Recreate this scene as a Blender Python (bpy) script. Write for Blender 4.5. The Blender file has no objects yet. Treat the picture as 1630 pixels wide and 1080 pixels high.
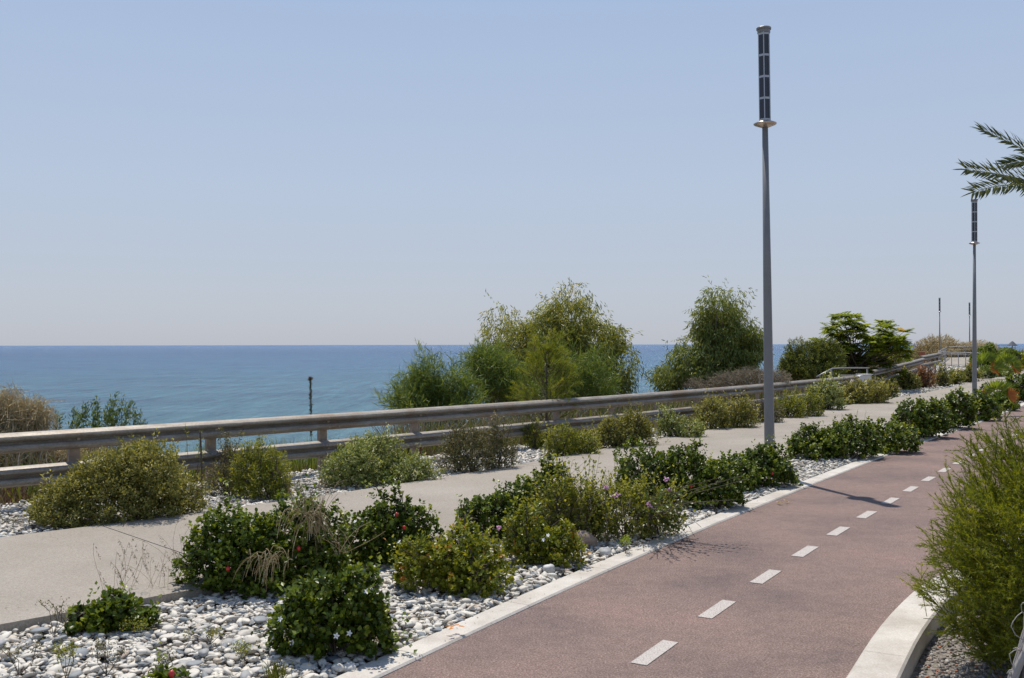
import bpy, math
import numpy as np
from mathutils import Vector, Matrix, Euler

S = bpy.context.scene
COL = S.collection
R = math.radians
F_PX, EYE = 1585.0, 1.70

# ------------------------------------------------------------------ camera
cam = bpy.data.cameras.new('camera'); camo = bpy.data.objects.new('camera', cam); COL.objects.link(camo)
cam.sensor_width = 36; cam.lens = 35.0; cam.clip_start = 0.05; cam.clip_end = 60000
camo.matrix_world = Matrix.Translation((0, 0, EYE)) @ Euler((R(90 + 0.31), 0, 0)).to_matrix().to_4x4() @ Matrix.Rotation(R(-0.103), 4, 'Z')
cam.dof.use_dof = True; cam.dof.focus_distance = 13.0; cam.dof.aperture_fstop = 10.0
S.camera = camo

# ------------------------------------------------------------------ light
SUN_EL = 66.5
sx, sy = -0.281, 0.960                    # horizontal direction towards the sun
w = bpy.data.worlds.new('World'); S.world = w; w.use_nodes = True
nt = w.node_tree; bg = nt.nodes['Background']
sky = nt.nodes.new('ShaderNodeTexSky'); sky.sky_type = 'NISHITA'; sky.sun_disc = False
sky.sun_elevation = R(SUN_EL); sky.sun_rotation = math.atan2(sx, sy)
sky.altitude = 0; sky.air_density = 1.0; sky.dust_density = 0.8; sky.ozone_density = 3.0
STR = 0.085
geo = nt.nodes.new('ShaderNodeTexCoord'); sp = nt.nodes.new('ShaderNodeSeparateXYZ'); nt.links.new(geo.outputs['Generated'], sp.inputs[0])
hz = nt.nodes.new('ShaderNodeValToRGB'); el = hz.color_ramp.elements
while len(el) < 6: el.new(.5)
for e_, (p_, c_) in zip(el, [(0, (.47, .50, .575)), (.035, (.475, .515, .60)), (.15, (.46, .535, .665)), (.33, (.385, .49, .68)), (.65, (.19, .29, .5)), (1, (.13, .215, .42))]): e_.position = p_; e_.color = (*c_, 1)
nt.links.new(sp.outputs[2], hz.inputs[0])
sc_ = nt.nodes.new('ShaderNodeVectorMath'); sc_.operation = 'SCALE'; sc_.inputs['Scale'].default_value = 1 / STR; nt.links.new(hz.outputs[0], sc_.inputs[0])
mx_ = nt.nodes.new('ShaderNodeMixRGB'); mx_.inputs[0].default_value = .85; nt.links.new(sky.outputs[0], mx_.inputs[1]); nt.links.new(sc_.outputs[0], mx_.inputs[2])
nt.links.new(mx_.outputs[0], bg.inputs[0]); bg.inputs[1].default_value = STR
sl = bpy.data.lights.new('sun', 'SUN'); so = bpy.data.objects.new('sun', sl); COL.objects.link(so)
sl.energy = 4.1; sl.angle = R(0.53); sl.color = (1.0, 0.94, 0.85)
ce = math.cos(R(SUN_EL))
so.rotation_euler = Vector((sx * ce, sy * ce, math.sin(R(SUN_EL)))).to_track_quat('Z', 'Y').to_euler()
S.view_settings.view_transform = 'Standard'; S.view_settings.look = 'None'
S.view_settings.exposure = 0.12; S.view_settings.gamma = 1.0; S.view_settings.use_curve_mapping = False

# ------------------------------------------------------------------ helpers
def hor(px): return 550 - 0.0018 * px
def G(px, py, z=0.0):
    Y = F_PX * (EYE - z) / (py - hor(px)); return np.array([(px - 815) / F_PX * Y, Y, z])
def at(px, py, Y):
    return np.array([(px - 815) / F_PX * Y, Y, EYE - (py - hor(px)) * Y / F_PX])
def rng(s): return np.random.RandomState(s)
def nrm(a): return a / np.maximum(np.linalg.norm(a, axis=-1, keepdims=True), 1e-9)

MATS = {}
def mat(name):
    m = bpy.data.materials.new(name); m.use_nodes = True; MATS[name] = m
    return m, m.node_tree.nodes, m.node_tree.links, m.node_tree.nodes['Principled BSDF']
def ramp(N, stops, interp='LINEAR'):
    r = N.new('ShaderNodeValToRGB'); r.color_ramp.interpolation = interp
    e = r.color_ramp.elements
    while len(e) < len(stops): e.new(0.5)
    for el, (p, c) in zip(e, stops): el.position = p; el.color = (*c, 1) if len(c) == 3 else c
    return r
def noise(N, L, scale, detail=4, rough=0.55, vec=None, dist=0):
    n = N.new('ShaderNodeTexNoise'); n.inputs['Scale'].default_value = scale
    n.inputs['Detail'].default_value = detail; n.inputs['Roughness'].default_value = rough
    n.inputs['Distortion'].default_value = dist
    if vec is None:
        g = N.new('ShaderNodeNewGeometry'); vec = g.outputs['Position']
    L.new(vec, n.inputs['Vector']); return n
def bump(N, L, h, strength, dist, b):
    bm = N.new('ShaderNodeBump'); bm.inputs['Strength'].default_value = strength; bm.inputs['Distance'].default_value = dist
    L.new(h, bm.inputs['Height']); L.new(bm.outputs[0], b.inputs['Normal']); return bm
def mixc(N, L, fac, a, b, mode='MIX'):
    m = N.new('ShaderNodeMix'); m.data_type = 'RGBA'; m.blend_type = mode
    for s, v in ((m.inputs['Factor'], fac), (m.inputs['A'], a), (m.inputs['B'], b)):
        if hasattr(v, 'is_linked'): L.new(v, s)
        elif isinstance(v, (int, float)): s.default_value = v
        else: s.default_value = (*v, 1)
    # RGBA sockets
    return m
def mixrgb(N, L, fac, a, b, mode='MIX'):
    m = N.new('ShaderNodeMixRGB'); m.blend_type = mode
    for s, v in zip(m.inputs, (fac, a, b)):
        if hasattr(v, 'is_linked'): L.new(v, s)
        elif isinstance(v, (int, float)): s.default_value = v
        else: s.default_value = (*v, 1)
    return m.outputs[0]

def mk(name, V, F, m, parent=None, smooth=False, tint=None, kind=None):
    """one mesh object; V world coordinates, F array (n,3) or (n,4) or list of faces"""
    V = np.asarray(V, dtype=np.float32).reshape(-1, 3)
    if parent is not None:
        V = V - np.array(wloc(parent), dtype=np.float32)
    me = bpy.data.meshes.new(name)
    if isinstance(F, np.ndarray):
        k = F.shape[1]; n = len(F)
        me.vertices.add(len(V)); me.vertices.foreach_set('co', V.ravel())
        me.loops.add(n * k); me.loops.foreach_set('vertex_index', F.astype(np.int32).ravel())
        me.polygons.add(n); me.polygons.foreach_set('loop_start', (np.arange(n) * k).astype(np.int32))
        try: me.polygons.foreach_set('loop_total', np.full(n, k, dtype=np.int32))
        except Exception: pass
        me.update(calc_edges=True); nf = n
    else:
        me.from_pydata([tuple(map(float, v)) for v in V], [], [list(map(int, f)) for f in F]); nf = len(F)
    if smooth: me.polygons.foreach_set('use_smooth', np.ones(nf, dtype=bool))
    if tint is not None:
        a = me.attributes.new('tint', 'FLOAT', 'FACE')
        a.data.foreach_set('value', np.broadcast_to(np.asarray(tint, dtype=np.float32), (nf,)).copy())
    me.materials.append(m)
    o = bpy.data.objects.new(name, me); COL.objects.link(o)
    if parent is not None: o.parent = parent
    if kind is None and parent is not None and name in MASSES: kind = 'stuff'
    if kind: o['kind'] = kind
    return o
MASSES = {'foliage', 'branches', 'blades', 'crown', 'stems', 'leaves', 'twigs', 'needles', 'seed_heads', 'sprays', 'spray_stems', 'dry_leaves', 'seed_head', 'leaf_stalks', 'plant'}
LOC = {}
def wloc(o):
    p = np.array(o.location)
    while o.parent is not None: o = o.parent; p = p + np.array(o.location)
    return p
def thing(name, label, cat, loc=(0, 0, 0), group=None):
    o = bpy.data.objects.new(name, None); COL.objects.link(o); o.location = tuple(map(float, loc))
    o.empty_display_size = 0.1
    o['label'] = label; o['category'] = cat
    if group: o['group'] = group
    return o
def tag(o, label, cat, group=None):
    o['label'] = label; o['category'] = cat
    if group: o['group'] = group
    return o
def struct(name, V, F, m, **k): return mk(name, V, F, m, kind='structure', **k)

class MB:
    def __init__(s): s.V = []; s.F = []; s.T = []; s.n = 0
    def add(s, V, F, t=0.5):
        V = np.asarray(V, float).reshape(-1, 3)
        for f in F: s.F.append([i + s.n for i in f]); s.T.append(t)
        s.V.append(V); s.n += len(V); return s
    def box(s, c, size, ax=None, t=0.5):
        ax = np.eye(3) if ax is None else np.asarray(ax, float)
        h = np.array(size) / 2.0
        V = [np.array(c) + ax[0] * x * h[0] + ax[1] * y * h[1] + ax[2] * z * h[2] for x in (-1, 1) for y in (-1, 1) for z in (-1, 1)]
        return s.add(V, [(0, 1, 3, 2), (4, 6, 7, 5), (0, 4, 5, 1), (2, 3, 7, 6), (0, 2, 6, 4), (1, 5, 7, 3)], t)
    def tube(s, P, r, sides=6, cap=True, t=0.5, ph=0):
        P = np.asarray(P, float); n = len(P); r = np.broadcast_to(np.asarray(r, float), (n,))
        T = nrm(np.gradient(P, axis=0)); up = np.array([0, 0, 1.0])
        if abs(T[0] @ up) > .95: up = np.array([1.0, 0, 0])
        V = []; a = nrm(np.cross(T[0], up))
        for i in range(n):
            a = nrm(a - T[i] * (a @ T[i])); b = np.cross(T[i], a)
            for k in range(sides):
                q = 2 * math.pi * k / sides + ph
                V.append(P[i] + r[i] * (a * math.cos(q) + b * math.sin(q)))
        F = [(i * sides + k, i * sides + (k + 1) % sides, (i + 1) * sides + (k + 1) % sides, (i + 1) * sides + k) for i in range(n - 1) for k in range(sides)]
        if cap: F += [tuple(range(sides))[::-1], tuple((n - 1) * sides + k for k in range(sides))]
        return s.add(V, F, t)
    def prism(s, poly, z0, z1, t=0.5):
        n = len(poly); V = [(x, y, z0) for x, y in poly] + [(x, y, z1) for x, y in poly]
        return s.add(V, [tuple(range(n))[::-1], tuple(range(n, 2 * n))] + [(k, (k + 1) % n, n + (k + 1) % n, n + k) for k in range(n)], t)
    def lathe(s, prof, c=(0, 0, 0), sides=20, ph=0):
        V = [(c[0] + r * math.cos(2 * math.pi * k / sides + ph), c[1] + r * math.sin(2 * math.pi * k / sides + ph), c[2] + z) for r, z in prof for k in range(sides)]
        F = [(i * sides + k, i * sides + (k + 1) % sides, (i + 1) * sides + (k + 1) % sides, (i + 1) * sides + k) for i in range(len(prof) - 1) for k in range(sides)]
        n = len(prof); F += [tuple(range(sides))[::-1], tuple((n - 1) * sides + k for k in range(sides))]
        return s.add(V, F)
    def build(s, name, m, parent=None, smooth=False, kind=None):
        return mk(name, np.concatenate(s.V), s.F, m, parent, smooth, s.T, kind)

def merge(parts):
    """[(V,F(n,k),tint(n))] -> one"""
    V = []; F = []; T = []; n = 0
    for v, f, t in parts:
        V.append(v); F.append(f + n); T.append(np.broadcast_to(t, (len(f),))); n += len(v)
    return np.concatenate(V), np.concatenate(F), np.concatenate(T)

# ------------------------------------------------------------------ materials
def leafmat(name, stops, rough=0.5, trans=0.3, spec=0.4):
    m, N, L, b = mat(name)
    a = N.new('ShaderNodeAttribute'); a.attribute_name = 'tint'
    trans = trans * 1.2
    stops = [(p, (min(.6, c[0] * 1.4), min(.6, c[1] * 1.35), c[2] * 1.1)) if name not in ('dry_stem', 'straw', 'bark', 'grey_dead_bark', 'rusty_litter', 'dead_orange_leaf') else (p, c) for p, c in stops]
    r = ramp(N, stops); L.new(a.outputs['Fac'], r.inputs[0])
    L.new(r.outputs[0], b.inputs['Base Color']); b.inputs['Roughness'].default_value = rough
    b.inputs['Specular IOR Level'].default_value = spec
    tl = N.new('ShaderNodeBsdfTranslucent'); mx = N.new('ShaderNodeMixShader'); mx.inputs[0].default_value = trans
    g = mixrgb(N, L, 1.0, r.outputs[0], (1.5, 1.35, 0.6), 'MULTIPLY')
    L.new(g, tl.inputs[0]); L.new(b.outputs[0], mx.inputs[1]); L.new(tl.outputs[0], mx.inputs[2])
    L.new(mx.outputs[0], N['Material Output'].inputs[0]); return m
M_CAR = leafmat('glossy_dark_leaf', [(0, (.02, .034, .006)), (.35, (.048, .078, .01)), (.7, (.115, .16, .02)), (1, (.26, .29, .05))], .38, .22, .38)
M_CARY = leafmat('yellowing_leaf', [(0, (.06, .08, .01)), (.5, (.14, .17, .02)), (.86, (.24, .24, .035)), (1, (.32, .15, .045))], .38, .3, .45)
M_OLV = leafmat('olive_leaf', [(0, (.07, .08, .025)), (.5, (.16, .165, .05)), (.85, (.3, .29, .11)), (1, (.42, .4, .22))], .45, .28, .35)
M_GRY = leafmat('grey_green_leaf', [(0, (0.080, 0.112, 0.037)), (.5, (0.174, 0.210, 0.075)), (.85, (0.319, 0.350, 0.163)), (1, (0.551, 0.560, 0.350))], .42, .25, .45)
M_YEL = leafmat('yellow_green_leaf', [(0, (.06, .08, .015)), (.5, (.16, .185, .03)), (1, (.31, .31, .06))], .45, .32, .4)
M_BRN = leafmat('brownish_leaf', [(0, (.05, .05, .025)), (.5, (.105, .105, .052)), (.85, (.19, .17, .1)), (1, (.3, .25, .17))], .5, .2, .35)
M_RED = leafmat('reddish_leaf', [(0, (0.090, 0.063, 0.039)), (.5, (0.195, 0.098, 0.065)), (1, (0.330, 0.168, 0.104))], .5, .25, .3)
M_EUC = leafmat('eucalyptus_leaf', [(0, (.055, .08, .022)), (.5, (.19, .22, .055)), (.8, (.32, .31, .09)), (1, (.46, .3, .12))], .4, .3, .5)
M_EUG = leafmat('eucalyptus_leaf_green', [(0, (.05, .08, .02)), (.5, (.15, .19, .05)), (1, (.33, .35, .13))], .38, .28, .5)
M_RND = leafmat('dark_round_bush_leaf', [(0, (.03, .045, .01)), (.5, (.085, .11, .022)), (1, (.2, .22, .05))], .45, .25, .35)
M_ACA = leafmat('acacia_leaf', [(0, (.04, .07, .022)), (.5, (.105, .155, .042)), (1, (.25, .3, .1))], .5, .28, .35)
M_PIN = leafmat('pine_needle', [(0, (.08, .11, .015)), (.5, (.18, .215, .028)), (1, (.33, .34, .06))], .55, .25, .3)
M_ALM = leafmat('compound_leaf', [(0, (.085, .13, .022)), (.5, (.15, .205, .035)), (.85, (.23, .27, .05)), (1, (.4, .24, .06))], .5, .42, .3)
M_MEL = leafmat('fine_bright_leaf', [(0, (.055, .08, .008)), (.5, (.165, .2, .017)), (1, (.31, .33, .038))], .5, .34, .3)
M_PALM = leafmat('palm_leaf', [(0, (.04, .055, .012)), (.5, (.07, .085, .018)), (1, (.14, .14, .03))], .45, .2, .35)
M_FAN = leafmat('fan_leaf', [(0, (.1, .16, .03)), (.6, (.2, .28, .04)), (1, (.5, .45, .08))], .4, .35, .4)
M_ORG = leafmat('dead_orange_leaf', [(0, (.45, .16, .05)), (1, (.65, .32, .1))], .6, .3, .2)
M_DRY = leafmat('dry_stem', [(0, (.15, .12, .085)), (.5, (.29, .24, .17)), (1, (.47, .41, .31))], .8, .06, .2)
M_TAN = leafmat('pale_dry_twig', [(0, (.2, .155, .1)), (.5, (.38, .31, .215)), (1, (.6, .53, .4))], .8, .1, .2)
M_STRAW = leafmat('straw', [(0, (.28, .2, .11)), (1, (.5, .4, .26))], .7, .2, .2)
M_BARK = leafmat('bark', [(0, (.1, .08, .065)), (1, (.2, .165, .13))], .85, 0.0, .2)
M_GREYBARK = leafmat('grey_dead_bark', [(0, (.16, .145, .135)), (1, (.42, .4, .38))], .85, 0.0, .2)
M_REDSOIL = leafmat('rusty_litter', [(0, (.13, .07, .045)), (1, (.28, .15, .09))], .85, .05, .2)

def plain(name, c, rough=.6, metal=0, spec=.5, nz=None):
    m, N, L, b = mat(name)
    b.inputs['Roughness'].default_value = rough; b.inputs['Metallic'].default_value = metal
    b.inputs['Specular IOR Level'].default_value = spec
    if nz:
        n = noise(N, L, nz[0], 5, .6); r = ramp(N, [(.3, tuple(np.array(c) * (1 - nz[1]))), (.7, tuple(np.array(c) * (1 + nz[1])))])
        L.new(n.outputs[0], r.inputs[0]); L.new(r.outputs[0], b.inputs['Base Color'])
        bump(N, L, n.outputs[0], .25, .003, b)
    else: b.inputs['Base Color'].default_value = (*c, 1)
    return m
M_FRUIT = plain('red_fruit', (.5, .03, .03), .35)
M_WHITE = plain('white_petal', (.85, .85, .82), .5)
M_PINK = plain('pink_petal', (.75, .42, .6), .6)
M_POLE = plain('grey_painted_steel', (.2, .2, .2), .42, .0, .5, (6, .06))
M_FRAME = plain('aluminium_frame', (.42, .43, .45), .4, .6)
M_DISC = plain('brushed_metal_disc', (.55, .47, .4), .3, .8)
M_RAILING = plain('galvanised_tube', (.34, .335, .33), .45, .5)
M_RUSTB = plain('rust_board', (.3, .12, .07), .8, 0, .3, (8, .2))
M_BLOCK = plain('whitewashed_concrete', (.62, .6, .57), .85, 0, .3, (12, .08))
M_DARK = plain('dark_grey_parasol', (.09, .1, .12), .8)
M_PLASTIC = plain('dark_planter', (.04, .035, .05), .6)

# solar panel
m, N, L, b = mat('solar_cells'); M_SOLAR = m
tc = N.new('ShaderNodeTexCoord'); br = N.new('ShaderNodeTexBrick')
br.inputs['Scale'].default_value = 26; br.inputs['Mortar Size'].default_value = .012; br.offset = 0
br.inputs['Color1'].default_value = (.012, .016, .03, 1); br.inputs['Color2'].default_value = (.016, .02, .038, 1); br.inputs['Mortar'].default_value = (.06, .07, .09, 1)
L.new(tc.outputs['Object'], br.inputs['Vector']); L.new(br.outputs[0], b.inputs['Base Color']); b.inputs['Roughness'].default_value = .25

# weathered galvanised beam
m, N, L, b = mat('weathered_galvanised'); M_BEAM = m
g = N.new('ShaderNodeNewGeometry'); mp = N.new('ShaderNodeMapping'); mp.inputs['Scale'].default_value = (1.2, 1.2, 9)
L.new(g.outputs['Position'], mp.inputs['Vector'])
n1 = noise(N, L, 3.0, 6, .65, mp.outputs[0]); n2 = noise(N, L, 40, 4, .6); n3 = noise(N, L, 1.1, 5, .7)
c = ramp(N, [(.3, (.2, .172, .14)), (.55, (.3, .268, .226)), (.75, (.38, .35, .305))]); L.new(n1.outputs[0], c.inputs[0])
rr = ramp(N, [(.6, (0, 0, 0)), (.75, (1, 1, 1))]); L.new(n3.outputs[0], rr.inputs[0])
rr.color_ramp.elements[0].position = .52; rr.color_ramp.elements[1].position = .66
c2 = mixrgb(N, L, rr.outputs[0], c.outputs[0], (.24, .18, .13)); 
sp = ramp(N, [(.35, (.8, .8, .8)), (.6, (1.08, 1.08, 1.08))]); L.new(n2.outputs[0], sp.inputs[0])
c3 = mixrgb(N, L, 1, c2, sp.outputs[0], 'MULTIPLY'); L.new(c3, b.inputs['Base Color'])
b.inputs['Metallic'].default_value = .35; b.inputs['Roughness'].default_value = .55
bump(N, L, n2.outputs[0], .15, .002, b)
M_POST = plain('rusting_post', (.34, .27, .22), .7, .2, .4, (9, .25))

# red asphalt
m, N, L, b = mat('red_asphalt'); M_PATH = m
n1 = noise(N, L, 85, 4, .85); n2 = noise(N, L, .9, 5, .6); n3 = noise(N, L, 14, 4, .6); v = N.new('ShaderNodeTexVoronoi'); v.inputs['Scale'].default_value = 150
g = N.new('ShaderNodeNewGeometry'); L.new(g.outputs['Position'], v.inputs['Vector'])
c = ramp(N, [(.3, (.06, .038, .032)), (.5, (.205, .139, .12)), (.7, (.44, .335, .295))]); L.new(n1.outputs[0], c.inputs[0])
k = ramp(N, [(.32, (.72, .76, .8)), (.5, (.98, 1, 1)), (.68, (1.16, 1.13, 1.11))]); L.new(n2.outputs[0], k.inputs[0])
k2 = ramp(N, [(.3, (.86, .86, .86)), (.6, (1.05, 1.05, 1.05))]); L.new(n3.outputs[0], k2.inputs[0])
c2 = mixrgb(N, L, 1, c.outputs[0], k.outputs[0], 'MULTIPLY'); c3 = mixrgb(N, L, 1, c2, k2.outputs[0], 'MULTIPLY')
pit = ramp(N, [(.0, (1, 1, 1)), (.12, (1, 1, 1)), (.16, (.55, .5, .5))]); L.new(v.outputs['Color'], pit.inputs[0])
# sparse dark scuffs
n4 = noise(N, L, 30, 5, .75, dist=.6); sc = ramp(N, [(.66, (1, 1, 1)), (.72, (.5, .48, .48))]); L.new(n4.outputs[0], sc.inputs[0])
c4 = mixrgb(N, L, .8, c3, sc.outputs[0], 'MULTIPLY')
L.new(c4, b.inputs['Base Color']); b.inputs['Roughness'].default_value = .9; b.inputs['Specular IOR Level'].default_value = .25
bump(N, L, n1.outputs[0], .5, .004, b)

# worn white paint
m, N, L, b = mat('white_road_paint'); M_PAINT = m
n1 = noise(N, L, 110, 4, .7); c = ramp(N, [(.39, (.26, .2, .18)), (.46, (.45, .41, .37)), (.7, (.57, .53, .48))]); L.new(n1.outputs[0], c.inputs[0])
L.new(c.outputs[0], b.inputs['Base Color']); b.inputs['Roughness'].default_value = .8; bump(N, L, n1.outputs[0], .3, .002, b)

# concrete walkway
m, N, L, b = mat('exposed_aggregate_concrete'); M_WALK = m
n1 = noise(N, L, 110, 4, .8); n2 = noise(N, L, .6, 5, .6); n3 = noise(N, L, 45, 4, .7)
c = ramp(N, [(.25, (.16, .142, .118)), (.5, (.335, .302, .258)), (.8, (.5, .46, .4))]); L.new(n1.outputs[0], c.inputs[0])
k = ramp(N, [(.3, (.84, .82, .79)), (.7, (1.09, 1.08, 1.07))]); L.new(n2.outputs[0], k.inputs[0])
k2 = ramp(N, [(.3, (.9, .9, .9)), (.7, (1.06, 1.06, 1.06))]); L.new(n3.outputs[0], k2.inputs[0])
c2 = mixrgb(N, L, 1, c.outputs[0], k.outputs[0], 'MULTIPLY'); c3 = mixrgb(N, L, 1, c2, k2.outputs[0], 'MULTIPLY')
L.new(c3, b.inputs['Base Color']); b.inputs['Roughness'].default_value = .88; b.inputs['Specular IOR Level'].default_value = .3
bump(N, L, n1.outputs[0], .35, .003, b)

# kerb
m, N, L, b = mat('pale_concrete_kerb'); M_KERB = m
n1 = noise(N, L, 90, 3, .6); n2 = noise(N, L, 2.2, 6, .7); n3 = noise(N, L, 18, 6, .8)
c = ramp(N, [(.3, (.48, .445, .395)), (.7, (.64, .6, .54))]); L.new(n1.outputs[0], c.inputs[0])
k = ramp(N, [(.3, (.72, .69, .65)), (.62, (1.06, 1.06, 1.06))]); L.new(n2.outputs[0], k.inputs[0])
k2 = ramp(N, [(.27, (.55, .5, .46)), (.36, (1, 1, 1))]); L.new(n3.outputs[0], k2.inputs[0])
c2 = mixrgb(N, L, 1, c.outputs[0], k.outputs[0], 'MULTIPLY'); c3 = mixrgb(N, L, .8, c2, k2.outputs[0], 'MULTIPLY')
L.new(c3, b.inputs['Base Color']); b.inputs['Roughness'].default_value = .85; bump(N, L, n1.outputs[0], .2, .002, b)

# pebbles
m, N, L, b = mat('beach_pebble'); M_PEB = m
a = N.new('ShaderNodeAttribute'); a.attribute_name = 'tint'
c = ramp(N, [(0, (.12, .14, .16)), (.12, (.22, .245, .265)), (.25, (.34, .35, .355)), (.38, (.48, .45, .4)), (.5, (.62, .58, .51)), (.8, (.75, .71, .63)), (.93, (.6, .52, .42)), (1, (.44, .34, .27))])
L.new(a.outputs['Fac'], c.inputs[0]); n1 = noise(N, L, 60, 5, .65)
k = ramp(N, [(.3, (.84, .83, .81)), (.7, (1.05, 1.05, 1.05))]); L.new(n1.outputs[0], k.inputs[0])
L.new(mixrgb(N, L, 1, c.outputs[0], k.outputs[0], 'MULTIPLY'), b.inputs['Base Color']); b.inputs['Roughness'].default_value = .62
b.inputs['Specular IOR Level'].default_value = .35; bump(N, L, n1.outputs[0], .2, .002, b)
m, N, L, b = mat('bed_fines'); M_BED = m
v = N.new('ShaderNodeTexVoronoi'); v.inputs['Scale'].default_value = 26; g = N.new('ShaderNodeNewGeometry'); L.new(g.outputs['Position'], v.inputs['Vector'])
c = ramp(N, [(0, (.09, .075, .06)), (.4, (.2, .175, .145)), (1, (.42, .38, .33))]); L.new(v.outputs['Color'], c.inputs[0]); L.new(c.outputs[0], b.inputs['Base Color'])
b.inputs['Roughness'].default_value = .9; bump(N, L, v.outputs['Distance'], .6, .02, b)
m, N, L, b = mat('gravel_verge'); M_VERGE = m
v = N.new('ShaderNodeTexVoronoi'); v.inputs['Scale'].default_value = 60; g = N.new('ShaderNodeNewGeometry'); L.new(g.outputs['Position'], v.inputs['Vector'])
c = ramp(N, [(0, (.1, .085, .07)), (.5, (.2, .18, .155)), (1, (.34, .3, .27))]); L.new(v.outputs['Color'], c.inputs[0]); L.new(c.outputs[0], b.inputs['Base Color'])
b.inputs['Roughness'].default_value = .95; bump(N, L, v.outputs['Distance'], .8, .01, b)
m, N, L, b = mat('gravel_chip'); M_CHIP = m
a = N.new('ShaderNodeAttribute'); a.attribute_name = 'tint'
c = ramp(N, [(0, (.12, .1, .085)), (.4, (.27, .245, .22)), (.7, (.42, .4, .38)), (.85, (.3, .25, .2)), (.97, (.46, .19, .11)), (1, (.5, .22, .13))]); L.new(a.outputs['Fac'], c.inputs[0]); L.new(c.outputs[0], b.inputs['Base Color']); b.inputs['Roughness'].default_value = .85
m, N, L, b = mat('coastal_earth'); M_EARTH = m
n1 = noise(N, L, 6, 6, .7); n2 = noise(N, L, .25, 4, .6)
c = ramp(N, [(.3, (.11, .07, .045)), (.7, (.25, .18, .12))]); L.new(n1.outputs[0], c.inputs[0])
c2 = ramp(N, [(.35, (1, .8, .7)), (.6, (1, 1.05, .9))]); L.new(n2.outputs[0], c2.inputs[0])
L.new(mixrgb(N, L, 1, c.outputs[0], c2.outputs[0], 'MULTIPLY'), b.inputs['Base Color']); b.inputs['Roughness'].default_value = .95; bump(N, L, n1.outputs[0], .6, .05, b)

# sea
m, N, L, b = mat('sea_water'); M_SEA = m
g = N.new('ShaderNodeNewGeometry'); sepn = N.new('ShaderNodeSeparateXYZ'); L.new(g.outputs['Position'], sepn.inputs[0])
# distance offshore measured along Y plus a part of -X (the shore runs to the right)
off = N.new('ShaderNodeMath'); off.operation = 'MULTIPLY_ADD'; off.inputs[1].default_value = -.55; L.new(sepn.outputs[0], off.inputs[0]); L.new(sepn.outputs[1], off.inputs[2])
nw = noise(N, L, .012, 5, .6); wob = N.new('ShaderNodeMath'); wob.operation = 'MULTIPLY_ADD'; wob.inputs[1].default_value = 130; L.new(nw.outputs[0], wob.inputs[0]); L.new(off.outputs[0], wob.inputs[2])
mr = N.new('ShaderNodeMapRange'); mr.inputs[1].default_value = 140; mr.inputs[2].default_value = 1500; mr.clamp = True; L.new(wob.outputs[0], mr.inputs[0])
pw = N.new('ShaderNodeMath'); pw.operation = 'POWER'; pw.inputs[1].default_value = .5; L.new(mr.outputs[0], pw.inputs[0])
c = ramp(N, [(0, (.4, .62, .62)), (.13, (.2, .47, .55)), (.3, (.105, .33, .46)), (.6, (.052, .2, .37)), (1, (.028, .115, .26))]); L.new(pw.outputs[0], c.inputs[0])
mp = N.new('ShaderNodeMapping'); mp.inputs['Scale'].default_value = (.02, .045, 1); mp.inputs['Rotation'].default_value = (0, 0, R(-8)); L.new(g.outputs['Position'], mp.inputs['Vector'])
np_ = noise(N, L, 1.0, 6, .62, mp.outputs[0]); kk = ramp(N, [(.35, (.78, .76, .84)), (.5, (1, 1, 1)), (.7, (1.12, 1.1, 1.06))]); L.new(np_.outputs[0], kk.inputs[0])
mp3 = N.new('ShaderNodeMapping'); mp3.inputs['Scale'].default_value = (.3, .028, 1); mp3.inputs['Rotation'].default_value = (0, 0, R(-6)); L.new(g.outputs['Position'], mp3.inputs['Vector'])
nf = noise(N, L, 1.0, 8, .8, mp3.outputs[0]); kf = ramp(N, [(.38, (.6, .7, .78)), (.5, (1, 1, 1)), (.6, (1.35, 1.25, 1.18)), (.68, (2.2, 1.8, 1.5))]); L.new(nf.outputs[0], kf.inputs[0])  # bright and dark ripples, as of reflected sky, put into the base colour
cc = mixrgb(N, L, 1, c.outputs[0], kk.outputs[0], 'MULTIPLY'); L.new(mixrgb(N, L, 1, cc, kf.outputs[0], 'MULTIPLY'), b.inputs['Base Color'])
b.inputs['Roughness'].default_value = .2; b.inputs['IOR'].default_value = 1.2; b.inputs['Specular IOR Level'].default_value = .4
mp2 = N.new('ShaderNodeMapping'); mp2.inputs['Scale'].default_value = (.2, .26, 1); mp2.inputs['Rotation'].default_value = (0, 0, R(-12)); L.new(g.outputs['Position'], mp2.inputs['Vector'])
w1 = noise(N, L, 1.0, 9, .78, mp2.outputs[0], .3); w2 = noise(N, L, .12, 3, .5, mp2.outputs[0])
ad = N.new('ShaderNodeMath'); ad.operation = 'MULTIPLY_ADD'; ad.inputs[1].default_value = 3.0; L.new(w2.outputs[0], ad.inputs[0]); L.new(w1.outputs[0], ad.inputs[2])
bump(N, L, ad.outputs[0], 1.0, 4.0, b)

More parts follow.
